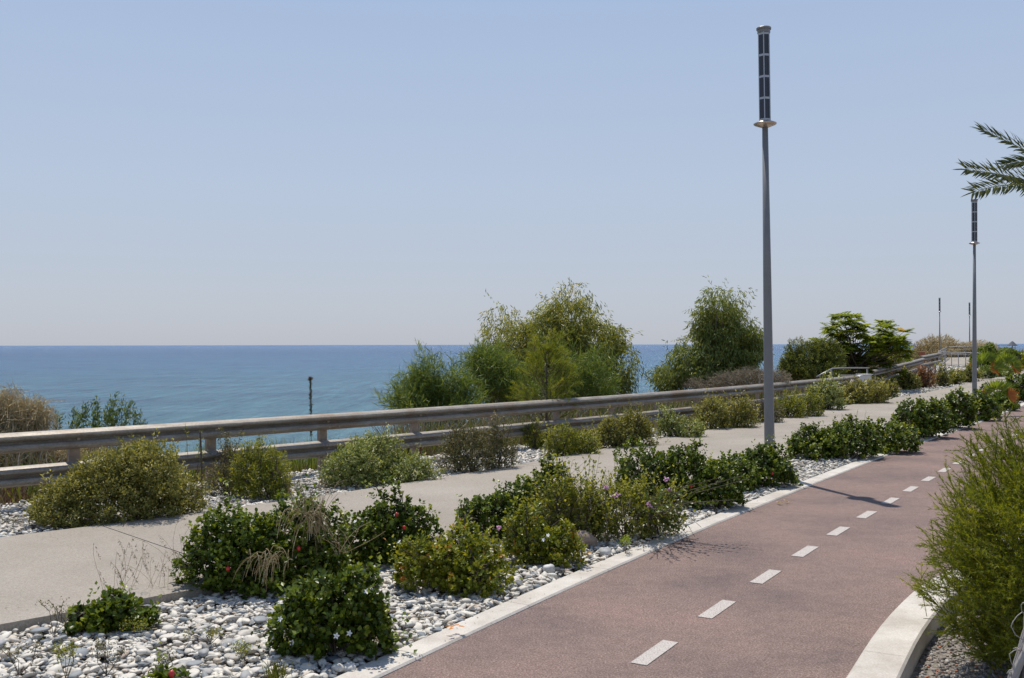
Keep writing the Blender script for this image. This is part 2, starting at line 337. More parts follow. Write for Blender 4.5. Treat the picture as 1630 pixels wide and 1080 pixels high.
# ------------------------------------------------------------------ ground plan polylines
def smooth(P, n=4, step=.4):
    P = np.asarray(P, float)
    for _ in range(n):
        Q = [P[0]]
        for a, c in zip(P[:-1], P[1:]): Q += [a * .75 + c * .25, a * .25 + c * .75]
        Q.append(P[-1]); P = np.array(Q)
    d = np.r_[0, np.cumsum(np.linalg.norm(np.diff(P, axis=0), axis=1))]
    s = np.arange(0, d[-1], step)
    return np.stack([np.interp(s, d, P[:, i]) for i in range(P.shape[1])], 1)
def offset(P, d):
    T = nrm(np.gradient(P[:, :2], axis=0)); n = np.stack([T[:, 1], -T[:, 0]], 1)   # to the right of travel
    Q = P.copy(); Q[:, :2] = P[:, :2] + n * np.asarray(d).reshape(-1, 1); return Q
PATH_L = smooth([(-5.2, -2.9), (-1.9, 3.0), (-.72, 5.07), (.37, 6.95), (1.66, 9.05), (3.0, 11.1), (4.4, 13.25), (6.75, 16.75), (9.35, 20.4), (13.67, 26.8), (20, 36.2), (31, 52), (45, 70)])
WALK_F = smooth([(-12.4, .8), (-8.6, 4.6), (-6.5, 6.55), (-4.41, 8.57), (-3.08, 9.8), (-1.31, 11.8), (.31, 14.0), (2.6, 17.5), (5.1, 21.1), (7.4, 24.5), (10.4, 28.7), (13.0, 32.2), (16.0, 36.8), (20.5, 43.5), (27, 54), (36, 68), (46, 84)])
RAIL_1 = smooth([(-12.5, 3.1), (-9.2, 6.5), (-5.32, 10.34), (-3.71, 12.0), (-1.57, 14.3), (.49, 16.62), (2.17, 18.6), (5.2, 22.5), (10.45, 30.2)], 3, .1)
RAIL_2 = smooth([(12.3, 34.0), (14.6, 37.5), (17.35, 42.0)], 2, .1)
RAIL_3 = smooth([(17.35, 42.25), (18.3, 43.6), (19.6, 45.6)], 2, .1)
COAST = np.array([(-60, -40), (-12.5, 3.1), (-5.32, 10.34), (.49, 16.62), (10.2, 30.2), (12.0, 34), (17, 42), (22, 56), (30, 80), (38, 104), (60, 122), (150, 150), (500, 250)], float)
def seg_dist(P, A):
    """signed distance of P (n,2) to polyline A, positive on its left (seaward)"""
    best = np.full(len(P), 1e9); sg = np.zeros(len(P))
    for a, c in zip(A[:-1], A[1:]):
        d = c - a; t = np.clip(((P - a) @ d) / (d @ d), 0, 1); q = a + t[:, None] * d; r = P - q
        dist = np.linalg.norm(r, axis=1); s = d[0] * r[:, 1] - d[1] * r[:, 0]
        k = dist < best; best[k] = dist[k]; sg[k] = np.sign(s[k])
    return best * sg
def wob2(x, y):
    return .5 * np.sin(x * .9 + 1.3 * np.sin(y * .7)) * np.cos(y * .8 + .6 * np.sin(x * .5)) + .3 * np.sin(x * 2.3 + y * 1.7) * np.cos(y * 2.9 - x)
SEA_Z = -9.0
def hgt(x, y):
    x = np.atleast_1d(np.asarray(x, float)); y = np.atleast_1d(np.asarray(y, float))
    s = seg_dist(np.stack([x, y], 1), COAST)
    z = np.full(len(x), -.16)
    k = np.clip(s - .5, 0, None)
    z = z - .07 * np.clip(k, 0, 3.2) - .3 * np.clip(k - 3.2, 0, None) - .05 * wob2(x, y) * np.clip(k, 0, 1.5)
    rise = np.exp(-((x - 17.2) ** 2 + (y - 44.5) ** 2) / 30.0) * .55 * np.clip((s + 1.6) / 1.2, 0, 1) * (s < 6)
    return np.maximum(z + rise, -14)
def gz(x, y): return float(hgt(x, y)[0])

# land sheet
xs = np.concatenate([np.linspace(-60, -14, 24), np.linspace(-13.4, 40, 150), np.linspace(41, 130, 60), np.linspace(140, 500, 20)])
ys = np.concatenate([np.linspace(-40, 2, 16), np.linspace(2.4, 60, 160), np.linspace(61, 160, 70), np.linspace(170, 330, 12)])
X, Yg = np.meshgrid(xs, ys); Z = hgt(X.ravel(), Yg.ravel())
nx, ny = len(xs), len(ys); idx = np.arange(nx * ny).reshape(ny, nx)
Fq = np.stack([idx[:-1, :-1], idx[:-1, 1:], idx[1:, 1:], idx[1:, :-1]], -1).reshape(-1, 4)
struct('ground', np.stack([X.ravel(), Yg.ravel(), Z], 1), Fq, M_EARTH, smooth=True)
# sea sheet
q = 32000
struct('sea', [(-q, -200, SEA_Z), (q, -200, SEA_Z), (q, q, SEA_Z), (-q, q, SEA_Z)], [(0, 1, 2, 3)], M_SEA)

def strip(A, B, zA, zB=None, thick=0, closed=True):
    zB = zA if zB is None else zB; n = len(A)
    V = [(*a[:2], zA) for a in A] + [(*c[:2], zB) for c in B]
    F = [(i, n + i, n + i + 1, i + 1) for i in range(n - 1)]
    if thick:
        V += [(*a[:2], zA - thick) for a in A] + [(*c[:2], zB - thick) for c in B]
        F += [(2 * n + i, i, i + 1, 2 * n + i + 1) for i in range(n - 1)]
        F += [(n + i, 3 * n + i, 3 * n + i + 1, n + i + 1) for i in range(n - 1)]
        F += [(0, 2 * n, 3 * n, n), (n - 1, 2 * n - 1, 4 * n - 1, 3 * n - 1)]
    return V, F

# bicycle path, its dashes, its kerbs
PW = 2.15
V, F = strip(offset(PATH_L, .008 + .003 * np.sin(np.arange(len(PATH_L)) * 1.7)), offset(PATH_L, PW), -.012, thick=.12); path_o = struct('bicycle_path', V, F, M_PATH)
DPOS = [(1030, 1035), (1125, 967), (1200, 915), (1260, 877), (1312, 847), (1360, 822), (1398, 803), (1432, 784), (1462, 769), (1485, 757), (1507, 743), (1525, 735)]
MID = offset(smooth(PATH_L, 0, .05), PW / 2)
dm = np.r_[0, np.cumsum(np.linalg.norm(np.diff(MID, axis=0), axis=1))]
g0 = G(1030, 1035)[:2]; s0 = dm[np.argmin(np.linalg.norm(MID - g0, axis=1))]
PER = 1.045
for k in range(-1, 26):
    a, c = s0 + k * PER - .235, s0 + k * PER + .235
    if a < 0: continue
    ss = np.linspace(a, c, 3); P = np.stack([np.interp(ss, dm, MID[:, i]) for i in range(2)], 1)
    V, F = strip(offset(P, -.047), offset(P, .047), -.0075, thick=.003)
    o = mk('lane_dash', V, F, M_PAINT, path_o)
def curb(name, P, w0, w1, ztop, drop, n_len, mid_m, label=None):
    root = bpy.data.objects.new(name, None); COL.objects.link(root); root['kind'] = 'structure'
    d = np.r_[0, np.cumsum(np.linalg.norm(np.diff(P, axis=0), axis=1))]; s = 0
    while s + n_len < d[-1]:
        ss = np.linspace(s + .002, s + n_len - .002, 5); q = np.stack([np.interp(ss, d, P[:, i]) for i in range(2)], 1)
        A, B = offset(q, w0), offset(q, w1); ch = .012; n = 5
        prof = [(w0, ztop - .06), (w0, ztop - ch), (w0 + ch, ztop), (w1 - ch, ztop), (w1, ztop - ch), (w1, ztop - drop)]
        V = np.concatenate([np.c_[offset(q, o_)[:, :2], np.full(n, z)] for o_, z in prof])
        F = [(j * n + i, (j + 1) * n + i, (j + 1) * n + i + 1, j * n + i + 1) for j in range(len(prof) - 1) for i in range(n - 1)]
        F += [tuple(j * n for j in range(len(prof)))[::-1], tuple(j * n + n - 1 for j in range(len(prof)))]
        mk('kerb_stone', V, F, mid_m, root); s += n_len
    return root
fine = lambda P: P
curb('kerb', PATH_L[::-1][::-1], -.19, 0, .0, .12, 1.2, M_KERB)
# right kerb: swings outward from the line of the path
PR = offset(PATH_L, PW)
KR = smooth([tuple(PR[0]), (.3, 2.6), (1.1, 4.0), (1.69, 5.06), (2.12, 5.85), (2.47, 6.42), (2.86, 7.0), (3.35, 7.55), (3.95, 8.35), (4.6, 9.3)] + [tuple(p) for p in PR[40::6]], 3, .3)
# paving flap filling the wedge between path edge and kerb
curb('kerb.001', KR, 0, .24, .012, .17, 1.2, M_KERB)
nn = 60
d1 = np.linspace(0, 1, nn)
PRs = PR[:40]; KRs = KR[:54]
rs = lambda P, n: np.stack([np.interp(np.linspace(0, 1, n), np.linspace(0, 1, len(P)), P[:, i]) for i in range(2)], 1)
V, F = strip(offset(rs(PRs, nn), -.03), offset(rs(KRs, nn), -.014 + .004 * np.sin(np.arange(nn) * 2.1)), -.016); mk('path_edge_strip', V, F, M_PATH, path_o)

# walkway slabs
dw = np.r_[0, np.cumsum(np.linalg.norm(np.diff(WALK_F, axis=0), axis=1))]
wid = np.interp(WALK_F[:, 1], [4, 14, 27, 80], [2.88, 2.88, 2.15, 2.15])
WALK_N = offset(WALK_F, wid)
walk = bpy.data.objects.new('walkway', None); COL.objects.link(walk); walk['kind'] = 'structure'
bnds = list(np.arange(0, len(WALK_F) - 2, 15)); 
for a in bnds:
    c = min(a + 16, len(WALK_F)); A, B = WALK_F[a:c].copy(), WALK_N[a:c].copy()
    for Q in (A, B):                     # 6 mm joint between slabs
        t = Q[-1] - Q[-2]; Q[-1] = Q[-1] - t / np.linalg.norm(t) * .012
    V, F = strip(A, B, .05, thick=.16); mk('concrete_slab', V, F, M_WALK, walk)

# planting beds
def bed(name, A, B, z):
    V, F = strip(A, B, z, thick=.1); return struct(name, V, F, M_BED)
KO = offset(PATH_L, -.192)
k0 = 6
def match(A, B):
    """for each point of A the nearest of B"""
    return np.array([B[np.argmin(np.linalg.norm(B - a, axis=1))] for a in A])
WNf = smooth(WALK_N, 0, .1)
INN = match(KO, WNf); bed_in = bed('pebble_bed', INN, KO, -.035)
RAILALL = np.concatenate([offset(RAIL_1, -.35), [(11.6, 33.5)], offset(RAIL_2, -.3), [(20, 47), (24, 58), (33, 80)]])
OUT = match(WALK_F, smooth(RAILALL, 1, .1)); bed_out = bed('pebble_bed.001', OUT, WALK_F, -.03)
# gravel verge beyond the right kerb
KV = offset(KR, .24); n = len(KV)
V, F = strip(KV, offset(KV, 4.5), -.12); struct('gravel_verge', V, F, M_VERGE)
V, F = strip(offset(KV, 4.5), offset(KV, 30), -.115); struct('gravel_verge.001', V, F, M_VERGE)

# ------------------------------------------------------------------ pebbles
def ico(sub):
    t = (1 + 5 ** .5) / 2
    V = [(-1, t, 0), (1, t, 0), (-1, -t, 0), (1, -t, 0), (0, -1, t), (0, 1, t), (0, -1, -t), (0, 1, -t), (t, 0, -1), (t, 0, 1), (-t, 0, -1), (-t, 0, 1)]
    F = [(0, 11, 5), (0, 5, 1), (0, 1, 7), (0, 7, 10), (0, 10, 11), (1, 5, 9), (5, 11, 4), (11, 10, 2), (10, 7, 6), (7, 1, 8), (3, 9, 4), (3, 4, 2), (3, 2, 6), (3, 6, 8), (3, 8, 9), (4, 9, 5), (2, 4, 11), (6, 2, 10), (8, 6, 7), (9, 8, 1)]
    V = [np.array(v) / np.linalg.norm(v) for v in V]
    for _ in range(sub):
        cache = {}; F2 = []
        def mid(a, b_):
            k = (min(a, b_), max(a, b_))
            if k not in cache:
                p = V[a] + V[b_]; V.append(p / np.linalg.norm(p)); cache[k] = len(V) - 1
            return cache[k]
        for a, b_, c_ in F:
            x, y, z = mid(a, b_), mid(b_, c_), mid(c_, a); F2 += [(a, x, z), (b_, y, x), (c_, z, y), (x, y, z)]
        F = F2
    return np.array(V), np.array(F)
ICO = [ico(0), ico(1), ico(2)]
OCT = (np.array([(1, 0, 0), (-1, 0, 0), (0, 1, 0), (0, -1, 0), (0, 0, 1), (0, 0, -1)], float), np.array([(0, 2, 4), (2, 1, 4), (1, 3, 4), (3, 0, 4), (2, 0, 5), (1, 2, 5), (3, 1, 5), (0, 3, 5)]))
def peb_tint(r, n):
    u = r.rand(n); t = np.where(u < .66, r.uniform(.42, .84, n), np.where(u < .86, r.uniform(.1, .4, n), np.where(u < .93, r.uniform(.0, .12, n), r.uniform(.86, 1, n))))
    return t
def stones(base, P, size, asp, r, tilt=.25, lump=.12):
    """base (V,F); P (n,3); size (n,3) semi-axes"""
    bv, bf = base; n = len(P)
    yaw = r.uniform(0, 2 * np.pi, n); tx = r.normal(0, tilt, n); ty = r.normal(0, tilt, n)
    ph = r.uniform(0, 6.28, (n, 3))
    v = bv[None] * (1 + lump * np.sin(bv[None, :, [1, 2, 0]] * 2.1 + ph[:, None, :]))
    v = v * size[:, None, :]
    def rot(v, a, i, j):
        c, s = np.cos(a)[:, None], np.sin(a)[:, None]; x, y = v[..., i].copy(), v[..., j].copy()
        v[..., i] = c * x - s * y; v[..., j] = s * x + c * y
    rot(v, tx, 1, 2); rot(v, ty, 0, 2); rot(v, yaw, 0, 1)
    v += P[:, None, :]; f = bf[None] + (np.arange(n) * len(bv))[:, None, None]
    return v.reshape(-1, 3), f.reshape(-1, 3)
def inview(P, m=60):
    px = 815 + P[:, 0] / np.maximum(P[:, 1], .1) * F_PX; py = 548 + (EYE - P[:, 2]) / np.maximum(P[:, 1], .1) * F_PX
    return (P[:, 1] > 2) & (px > -m) & (px < 1630 + m) & (py < 1080 + m)
def scatter(A, B, dens, r, y0, y1):
    """points in the strip A-B, area-uniform"""
    out = []
    for i in range(len(A) - 1):
        if not (y0 <= .5 * (A[i, 1] + B[i, 1]) < y1): continue
        w_ = np.linalg.norm(A[i] - B[i]); l_ = .5 * (np.linalg.norm(A[i + 1] - A[i]) + np.linalg.norm(B[i + 1] - B[i]))
        n = r.poisson(dens * w_ * l_); u, v = r.rand(n, 1), r.rand(n, 1)
        v = .01 + v * .985
        out.append((A[i] * (1 - u) + A[i + 1] * u) * (1 - v) + (B[i] * (1 - u) + B[i + 1] * u) * v)
    return np.concatenate(out) if out else np.zeros((0, 2))
def pebbles(bedo, A, B, bands, seed, nsingle):
    r = rng(seed); parts = []; singles = None
    for (y0, y1, dens, smin, smax, base) in bands:
        P = scatter(A, B, dens, r, y0, y1); P = np.c_[P, np.zeros(len(P))]
        P = P[inview(P)]; n = len(P)
        if not n: continue
        L_ = smin + (smax - smin) * r.beta(1.6, 3.0, n)
        size = np.stack([L_, L_ * r.uniform(.5, .85, n), L_ * r.uniform(.24, .46, n)], 1) / 2
        P[:, 2] = -.03 + size[:, 2] * .8 + r.uniform(0, .03, n)
        t = peb_tint(r, n)
        if singles is None and nsingle:
            big = np.argsort(-(L_ / P[:, 1]))[:nsingle]; keep = np.ones(n, bool); keep[big] = False
            singles = (P[big], size[big], t[big]); P, size, t = P[keep], size[keep], t[keep]
        v, f = stones(base, P, size, None, r, .3, .2); parts.append((v, f, np.repeat(t, len(base[1]))))
    V, F, T = merge(parts)
    mk('pebbles', V, F, M_PEB, bedo, True, T, 'stuff')
    if singles:
        meshes = []
        for k in range(24):
            rr_ = rng(900 + k); v, f = stones(ICO[2] if k % 2 else ICO[1], np.zeros((1, 3)), np.array([[1, rr_.uniform(.52, .85), rr_.uniform(.26, .44)]]), None, rr_, 0, .22)
            o = mk('pebble', v, f, M_PEB, None, True, peb_tint(rr_, 1)[0]); meshes.append(o.data); bpy.data.objects.remove(o)
        for p, s_, t_ in zip(*singles):
            o = bpy.data.objects.new('pebble', meshes[r.randint(24)]); COL.objects.link(o); o.parent = bedo
            o.location = tuple(p + (0, 0, .008)); o.rotation_euler = (r.normal(0, .2), r.normal(0, .2), r.uniform(0, 6.28)); o.scale = (s_[0] * 1.1,) * 3
pebbles(bed_in, INN, KO, [(0, 7.6, 1150, .02, .1, ICO[1]), (7.6, 11.5, 850, .024, .095, ICO[1]), (11.5, 22, 480, .035, .11, ICO[0]), (22, 34, 120, .08, .16, OCT)], 11, 300)
pebbles(bed_out, OUT, WALK_F, [(4, 13, 680, .028, .1, ICO[0]), (13, 24, 420, .05, .12, ICO[0]), (24, 42, 100, .08, .16, OCT)], 12, 0)
r = rng(13)
P = scatter(KV, offset(KV, 1.6), 1500, r, 3.5, 9.5); P = np.c_[P, np.full(len(P), -.117)]; P = P[inview(P, 20)]; n = len(P)
L_ = .012 + .03 * r.beta(1.3, 3.5, n); v, f = stones(ICO[0], P, np.stack([L_, L_ * .7, L_ * .5], 1) / 1.6, None, r, .5, .3)
o = mk('gravel', v, f, M_CHIP, None, False, np.repeat(r.rand(n) ** 1.0, 20)); o['kind'] = 'stuff'

# ------------------------------------------------------------------ leaves
T_OVAL = (np.array([(0, 0, 0), (-.36, .22, .05), (-.5, .6, .09), (-.22, .95, .03), (.22, .95, .03), (.5, .6, .09), (.36, .22, .05), (0, .5, -.06)], float),
          np.array([(0, 7, 1), (1, 7, 2), (2, 7, 3), (3, 7, 4), (4, 7, 5), (5, 7, 6), (6, 7, 0)]))
T_LANCE = (np.array([(0, 0, 0), (-.5, .4, .12), (0, 1, -.05), (.5, .4, .12), (0, .45, -.03)], float), np.array([(0, 4, 1), (1, 4, 2), (2, 4, 3), (3, 4, 0)]))
T_LANCE2 = (np.array([(0, 0, 0), (-.5, .45, .1), (0, 1, 0), (.5, .45, .1)], float), np.array([(0, 2, 1), (0, 3, 2)]))
T_NEED = (np.array([(-.5, 0, 0), (.5, 0, 0), (0, 1, 0)], float), np.array([(0, 1, 2)]))
T_SICK = (np.array([(0, 0, 0), (-.5, .35, 0), (.5, .35, 0), (-.25, .75, -.06), (.35, .72, -.06), (.15, 1, -.16)], float), np.array([(0, 2, 1), (1, 2, 4), (1, 4, 3), (3, 4, 5)]))
def leaves(P, D, Nn, length, width, tpl, tint):
    tv, tf = tpl; D = nrm(D); Nn = nrm(Nn - D * np.sum(Nn * D, 1, keepdims=True)); W = np.cross(D, Nn)
    n = len(P); length = np.broadcast_to(length, (n,))[:, None, None]; width = np.broadcast_to(width, (n,))[:, None, None]
    v = P[:, None, :] + W[:, None, :] * tv[None, :, 0:1] * width + D[:, None, :] * tv[None, :, 1:2] * length + Nn[:, None, :] * tv[None, :, 2:3] * length
    f = tf[None] + (np.arange(n) * len(tv))[:, None, None]
    return v.reshape(-1, 3), f.reshape(-1, 3), np.repeat(tint, len(tf))
def twigs(A, B, r0, r1, tint=.4):
    """straight 3-sided tapered sticks"""
    D = nrm(B - A); u = np.where(np.abs(D[:, 2:3]) > .9, np.array([[1., 0, 0]]), np.array([[0, 0, 1.]])); a = nrm(np.cross(D, u)); b_ = np.cross(D, a); n = len(A)
    ring = [a * math.cos(q_) + b_ * math.sin(q_) for q_ in (0, 2.094, 4.189)]
    r0 = np.broadcast_to(r0, (n,))[:, None]; r1 = np.broadcast_to(r1, (n,))[:, None]
    V = np.stack([A + ring[0] * r0, A + ring[1] * r0, A + ring[2] * r0, B + ring[0] * r1, B + ring[1] * r1, B + ring[2] * r1], 1)
    f = np.array([(0, 1, 4), (0, 4, 3), (1, 2, 5), (1, 5, 4), (2, 0, 3), (2, 3, 5)])
    return V.reshape(-1, 3), (f[None] + (np.arange(n) * 6)[:, None, None]).reshape(-1, 3), np.full(n * 6, tint)
def lumps(u, r, n=22, k=14, amp=.28, fine=True):
    if fine:
        r2 = rng(r.randint(9999)); c2 = nrm(r2.normal(size=(90, 3)) + (0, 0, .3)); e2 = np.exp(75 * (u @ c2.T - 1)); base2 = np.sum(e2 * r2.uniform(-.8, 1, 90)[None], 1) * amp * .5
    else: base2 = 0
    c = nrm(r.normal(size=(n, 3)) + (0, 0, .4)); a = r.uniform(-.7, 1, n) * amp
    return 1 + np.sum(a[None] * np.exp(k * (u @ c.T - 1)), 1) + base2
def lobe_points(lobes, n, r, rmin=.72, low=-.12, amp=.28, inside=.8):
    """points near the lumpy surfaces of the lobes (cx,cy,cz,rx,ry,rz)"""
    A = np.array([l[3] * l[4] + l[3] * l[5] + l[4] * l[5] for l in lobes]); cnt = r.multinomial(n, A / A.sum())
    PP, NN = [], []
    for l, c_ in zip(lobes, cnt):
        if c_ == 0: continue
        ct = r.uniform(low, 1, c_); st = np.sqrt(np.clip(1 - ct ** 2, 0, 1)); ph = r.uniform(0, 2 * np.pi, c_)
        u = np.stack([st * np.cos(ph), st * np.sin(ph), ct], 1)
        rad = lumps(u, rng(int(abs(l[0] * 977 + l[1] * 131)) % 9999), amp=amp) * r.uniform(rmin ** 2, 1, c_) ** .5
        PP.append(np.array(l[:3]) + u * rad[:, None] * np.array(l[3:6])); NN.append(nrm(u / np.array(l[3:6])))
    P = np.concatenate(PP); Nn = np.concatenate(NN); keep = np.ones(len(P), bool)
    for l in lobes:
        q_ = np.linalg.norm((P - np.array(l[:3])) / np.array(l[3:6]), axis=1); keep &= ~(q_ < rmin * inside)
    return P[keep], Nn[keep]
def clusters(P, Nn, m, L, ll, lw, r, tpl, up=.5, spread=.85, tbias=0.0, tsd=.17, droop=0, rnd=.4):
    """a little shoot at each point carrying m spiralling leaves"""
    n = len(P); D = nrm(Nn + np.array([0, 0, up]) + r.normal(0, rnd, (n, 3)))
    ref = nrm(r.normal(size=(n, 3))); a = nrm(np.cross(D, ref)); b_ = np.cross(D, a)
    j = np.arange(m); ang = 2.4 * j[None] + r.uniform(0, 6.28, (n, 1)); frac = (j + 1) / m
    out = a[:, None] * np.cos(ang)[..., None] + b_[:, None] * np.sin(ang)[..., None]
    pos = P[:, None] + D[:, None] * ((frac - 1) * L)[None, :, None] + r.normal(0, .12 * L, (n, m, 3))
    sp_ = spread * (1.15 - .6 * frac)[None, :, None]
    ld = D[:, None] * (1 - spread * .35) + out * sp_ * 1.2 + r.normal(0, .15, (n, m, 3)); ld[..., 2] -= droop
    nn_ = D[:, None] - out * .25 + r.normal(0, .2, (n, m, 3))
    ct = r.normal(.45 + tbias, tsd, (n, 1)) + (frac[None] - .5) * .25 + r.normal(0, .1, (n, m))
    s_ = (ll * r.uniform(.75, 1.2, (n, m))).ravel()
    return leaves(pos.reshape(-1, 3), ld.reshape(-1, 3), nn_.reshape(-1, 3), s_, s_ * lw, tpl, np.clip(ct, 0, 1).ravel())
def stems(lobes, r, n, base_z=-.05, rad=.006, tint=.3):
    A, B = [], []
    for l in lobes:
        k = max(3, int(n / len(lobes)))
        P, _ = lobe_points([l], k, r, .8, .0)
        if not len(P): continue
        c0 = np.array([l[0], l[1], base_z]) + r.normal(0, .12, (len(P), 3)) * np.array([l[3], l[4], 0]); mid = c0 * .45 + P * .55 + r.normal(0, .06, P.shape) * l[3] + np.array([0, 0, .08])
        A += [c0, mid]; B += [mid, P]
    A = np.concatenate(A); B = np.concatenate(B); h = len(A)
    return twigs(A, B, rad, rad * .6, tint)

def px_lobe(px0, px1, top, base, dz=0, ky=.8):
    g_ = (px1 - px0) * .04; px0 -= g_; px1 += g_; m_ = (px0 + px1) / 2; Yf = G(m_, base, dz)[1]; rx = (px1 - px0) / F_PX * Yf / 2; 
    Yc = Yf + rx * ky * .75; rx = (px1 - px0) / F_PX * Yc / 2; ry = rx * ky
    top_z = EYE - (top - hor(m_)) * Yc / F_PX; h = top_z - dz
    cz = dz + h * .3; return ((m_ - 815) / F_PX * Yc, Yc, cz, rx * .97, ry, top_z - cz)

SPEC = {  # material, leaf length, width ratio, template, per-cluster, cluster length, density/m2, up, spread
    'carissa': (M_CAR, .031, .76, T_OVAL, 12, .05, 560, .95, 1.0),
    'carissa_yellow': (M_CARY, .03, .7, T_OVAL, 11, .05, 540, .9, .95),
    'olive': (M_OLV, .034, .42, T_LANCE, 14, .10, 480, .5, .85),
    'grey': (M_GRY, .032, .5, T_LANCE, 14, .09, 520, .5, .9),
    'yellow': (M_YEL, .028, .42, T_LANCE, 16, .09, 480, .6, .8),
    'brown': (M_BRN, .028, .42, T_LANCE, 14, .11, 420, .6, .85),
    'red': (M_RED, .03, .45, T_LANCE, 14, .11, 420, .6, .8),
}
SHRUBS = []
def shrub(name, label, cat, spec, pxl, seed, group, dens=1.0, flowers=0, fruits=(), extra=None, dz=0, lod=None, tb=0, amp=.31, leafk=1.0):
    r = rng(seed); bm_ = max(l[3] for l in pxl); lobes = [px_lobe(l[0], l[1], l[2] - 3, l[3] * .55 + bm_ * .45, dz=dz) for l in pxl]
    L0 = lobes[0]; loc = (L0[0], L0[1], dz); t = thing(name, label, cat, loc, group)
    Y = L0[1]; k = max(1.0, Y / 11.0) if lod is None else lod           # coarser leaves with distance
    mts, ll, lw, tpl, m_, cl, den, up, sp_ = SPEC[spec]
    area = sum(2 * math.pi * ((l[3] * l[4] + l[3] * l[5] + l[4] * l[5]) / 3) for l in lobes)
    n = int(area * den * dens / k ** 1.75); n = max(n, 40)
    P, Nn = lobe_points(lobes, n, r, .66, -.35, amp)
    ok = P[:, 2] > dz - .02; P, Nn = P[ok], Nn[ok]
    if Y > 14 and tpl is T_OVAL: tpl = T_LANCE; lw *= 1.15
    v, f, ti = clusters(P, Nn, m_, cl * k ** .8, ll * k ** .85 * leafk, lw, r, tpl, up, sp_, tb)
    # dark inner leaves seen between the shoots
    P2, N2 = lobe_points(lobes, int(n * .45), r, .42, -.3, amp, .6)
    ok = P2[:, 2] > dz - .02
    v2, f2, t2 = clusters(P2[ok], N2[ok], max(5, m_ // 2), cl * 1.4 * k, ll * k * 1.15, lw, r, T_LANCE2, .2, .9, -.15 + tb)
    # loose shoots that break the outline
    q_ = r.rand(len(P)) < .05; Ps, Ns = P[q_], nrm(Nn[q_] + (0, 0, .9)); Lh = r.uniform(.05, .16, (len(Ps), 1)) * min(1.6, k)
    v3, f3, t3 = clusters(Ps + Ns * Lh, Ns, m_, Lh.mean() * 1.3 if len(Ps) else .1, ll * k ** .85, lw, r, T_LANCE, 1.0, .8, tb + .08, rnd=.15) if len(Ps) else (v2[:0], f2[:0], t2[:0])
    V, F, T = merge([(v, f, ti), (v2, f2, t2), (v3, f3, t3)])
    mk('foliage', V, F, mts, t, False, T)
    v, f, ti = stems(lobes, r, 46, dz - .05, .006 * k ** .5)
    mk('branches', v, f, M_BARK, t, False, ti)
    cam_side = (Nn[:, 1] < .2) & (P[:, 2] > dz + .08)
    PF, NF = P[cam_side], Nn[cam_side]
    for i in range(flowers):
        q_ = r.randint(len(PF)); p = PF[q_] + NF[q_] * .03; n_ = nrm(NF[q_] + (0, -.3, .4)); a = nrm(np.cross(n_, (0.3, .1, 1))); b_ = np.cross(n_, a)
        mb = MB()
        for j in range(5):
            an = j * 1.2566 + 1; d = a * math.cos(an) + b_ * math.sin(an); s_ = np.cross(n_, d); R_ = .019
            mb.add([p, p + d * R_ * .5 + s_ * R_ * .28, p + d * R_ + n_ * .003, p + d * R_ * .5 - s_ * R_ * .28], [(0, 1, 2), (0, 2, 3)])
        mb.build('flower', M_WHITE, t)
    for (fx, fy) in fruits:
        p = at(fx, fy, 1); d = p - np.array([0, 0, EYE])      # where the sight line meets the foliage surface
        best = None
        for l in lobes:
            o_ = (np.array([0, 0, EYE]) - np.array(l[:3])) / (np.array(l[3:6]) * 1.02); dd = d / (np.array(l[3:6]) * 1.02)
            A_, B_, C_ = dd @ dd, 2 * o_ @ dd, o_ @ o_ - 1; D_ = B_ * B_ - 4 * A_ * C_
            if D_ > 0:
                s_ = (-B_ - D_ ** .5) / (2 * A_); best = s_ if best is None else min(best, s_)
        if best is None: best = lobes[0][1]
        p = np.array([0, 0, EYE]) + d * best
        v, f = ICO[2]; mk('fruit', p + v * np.array([.014, .014, .017]), f, M_FRUIT, t, True)
    return t, lobes
exec_later = []

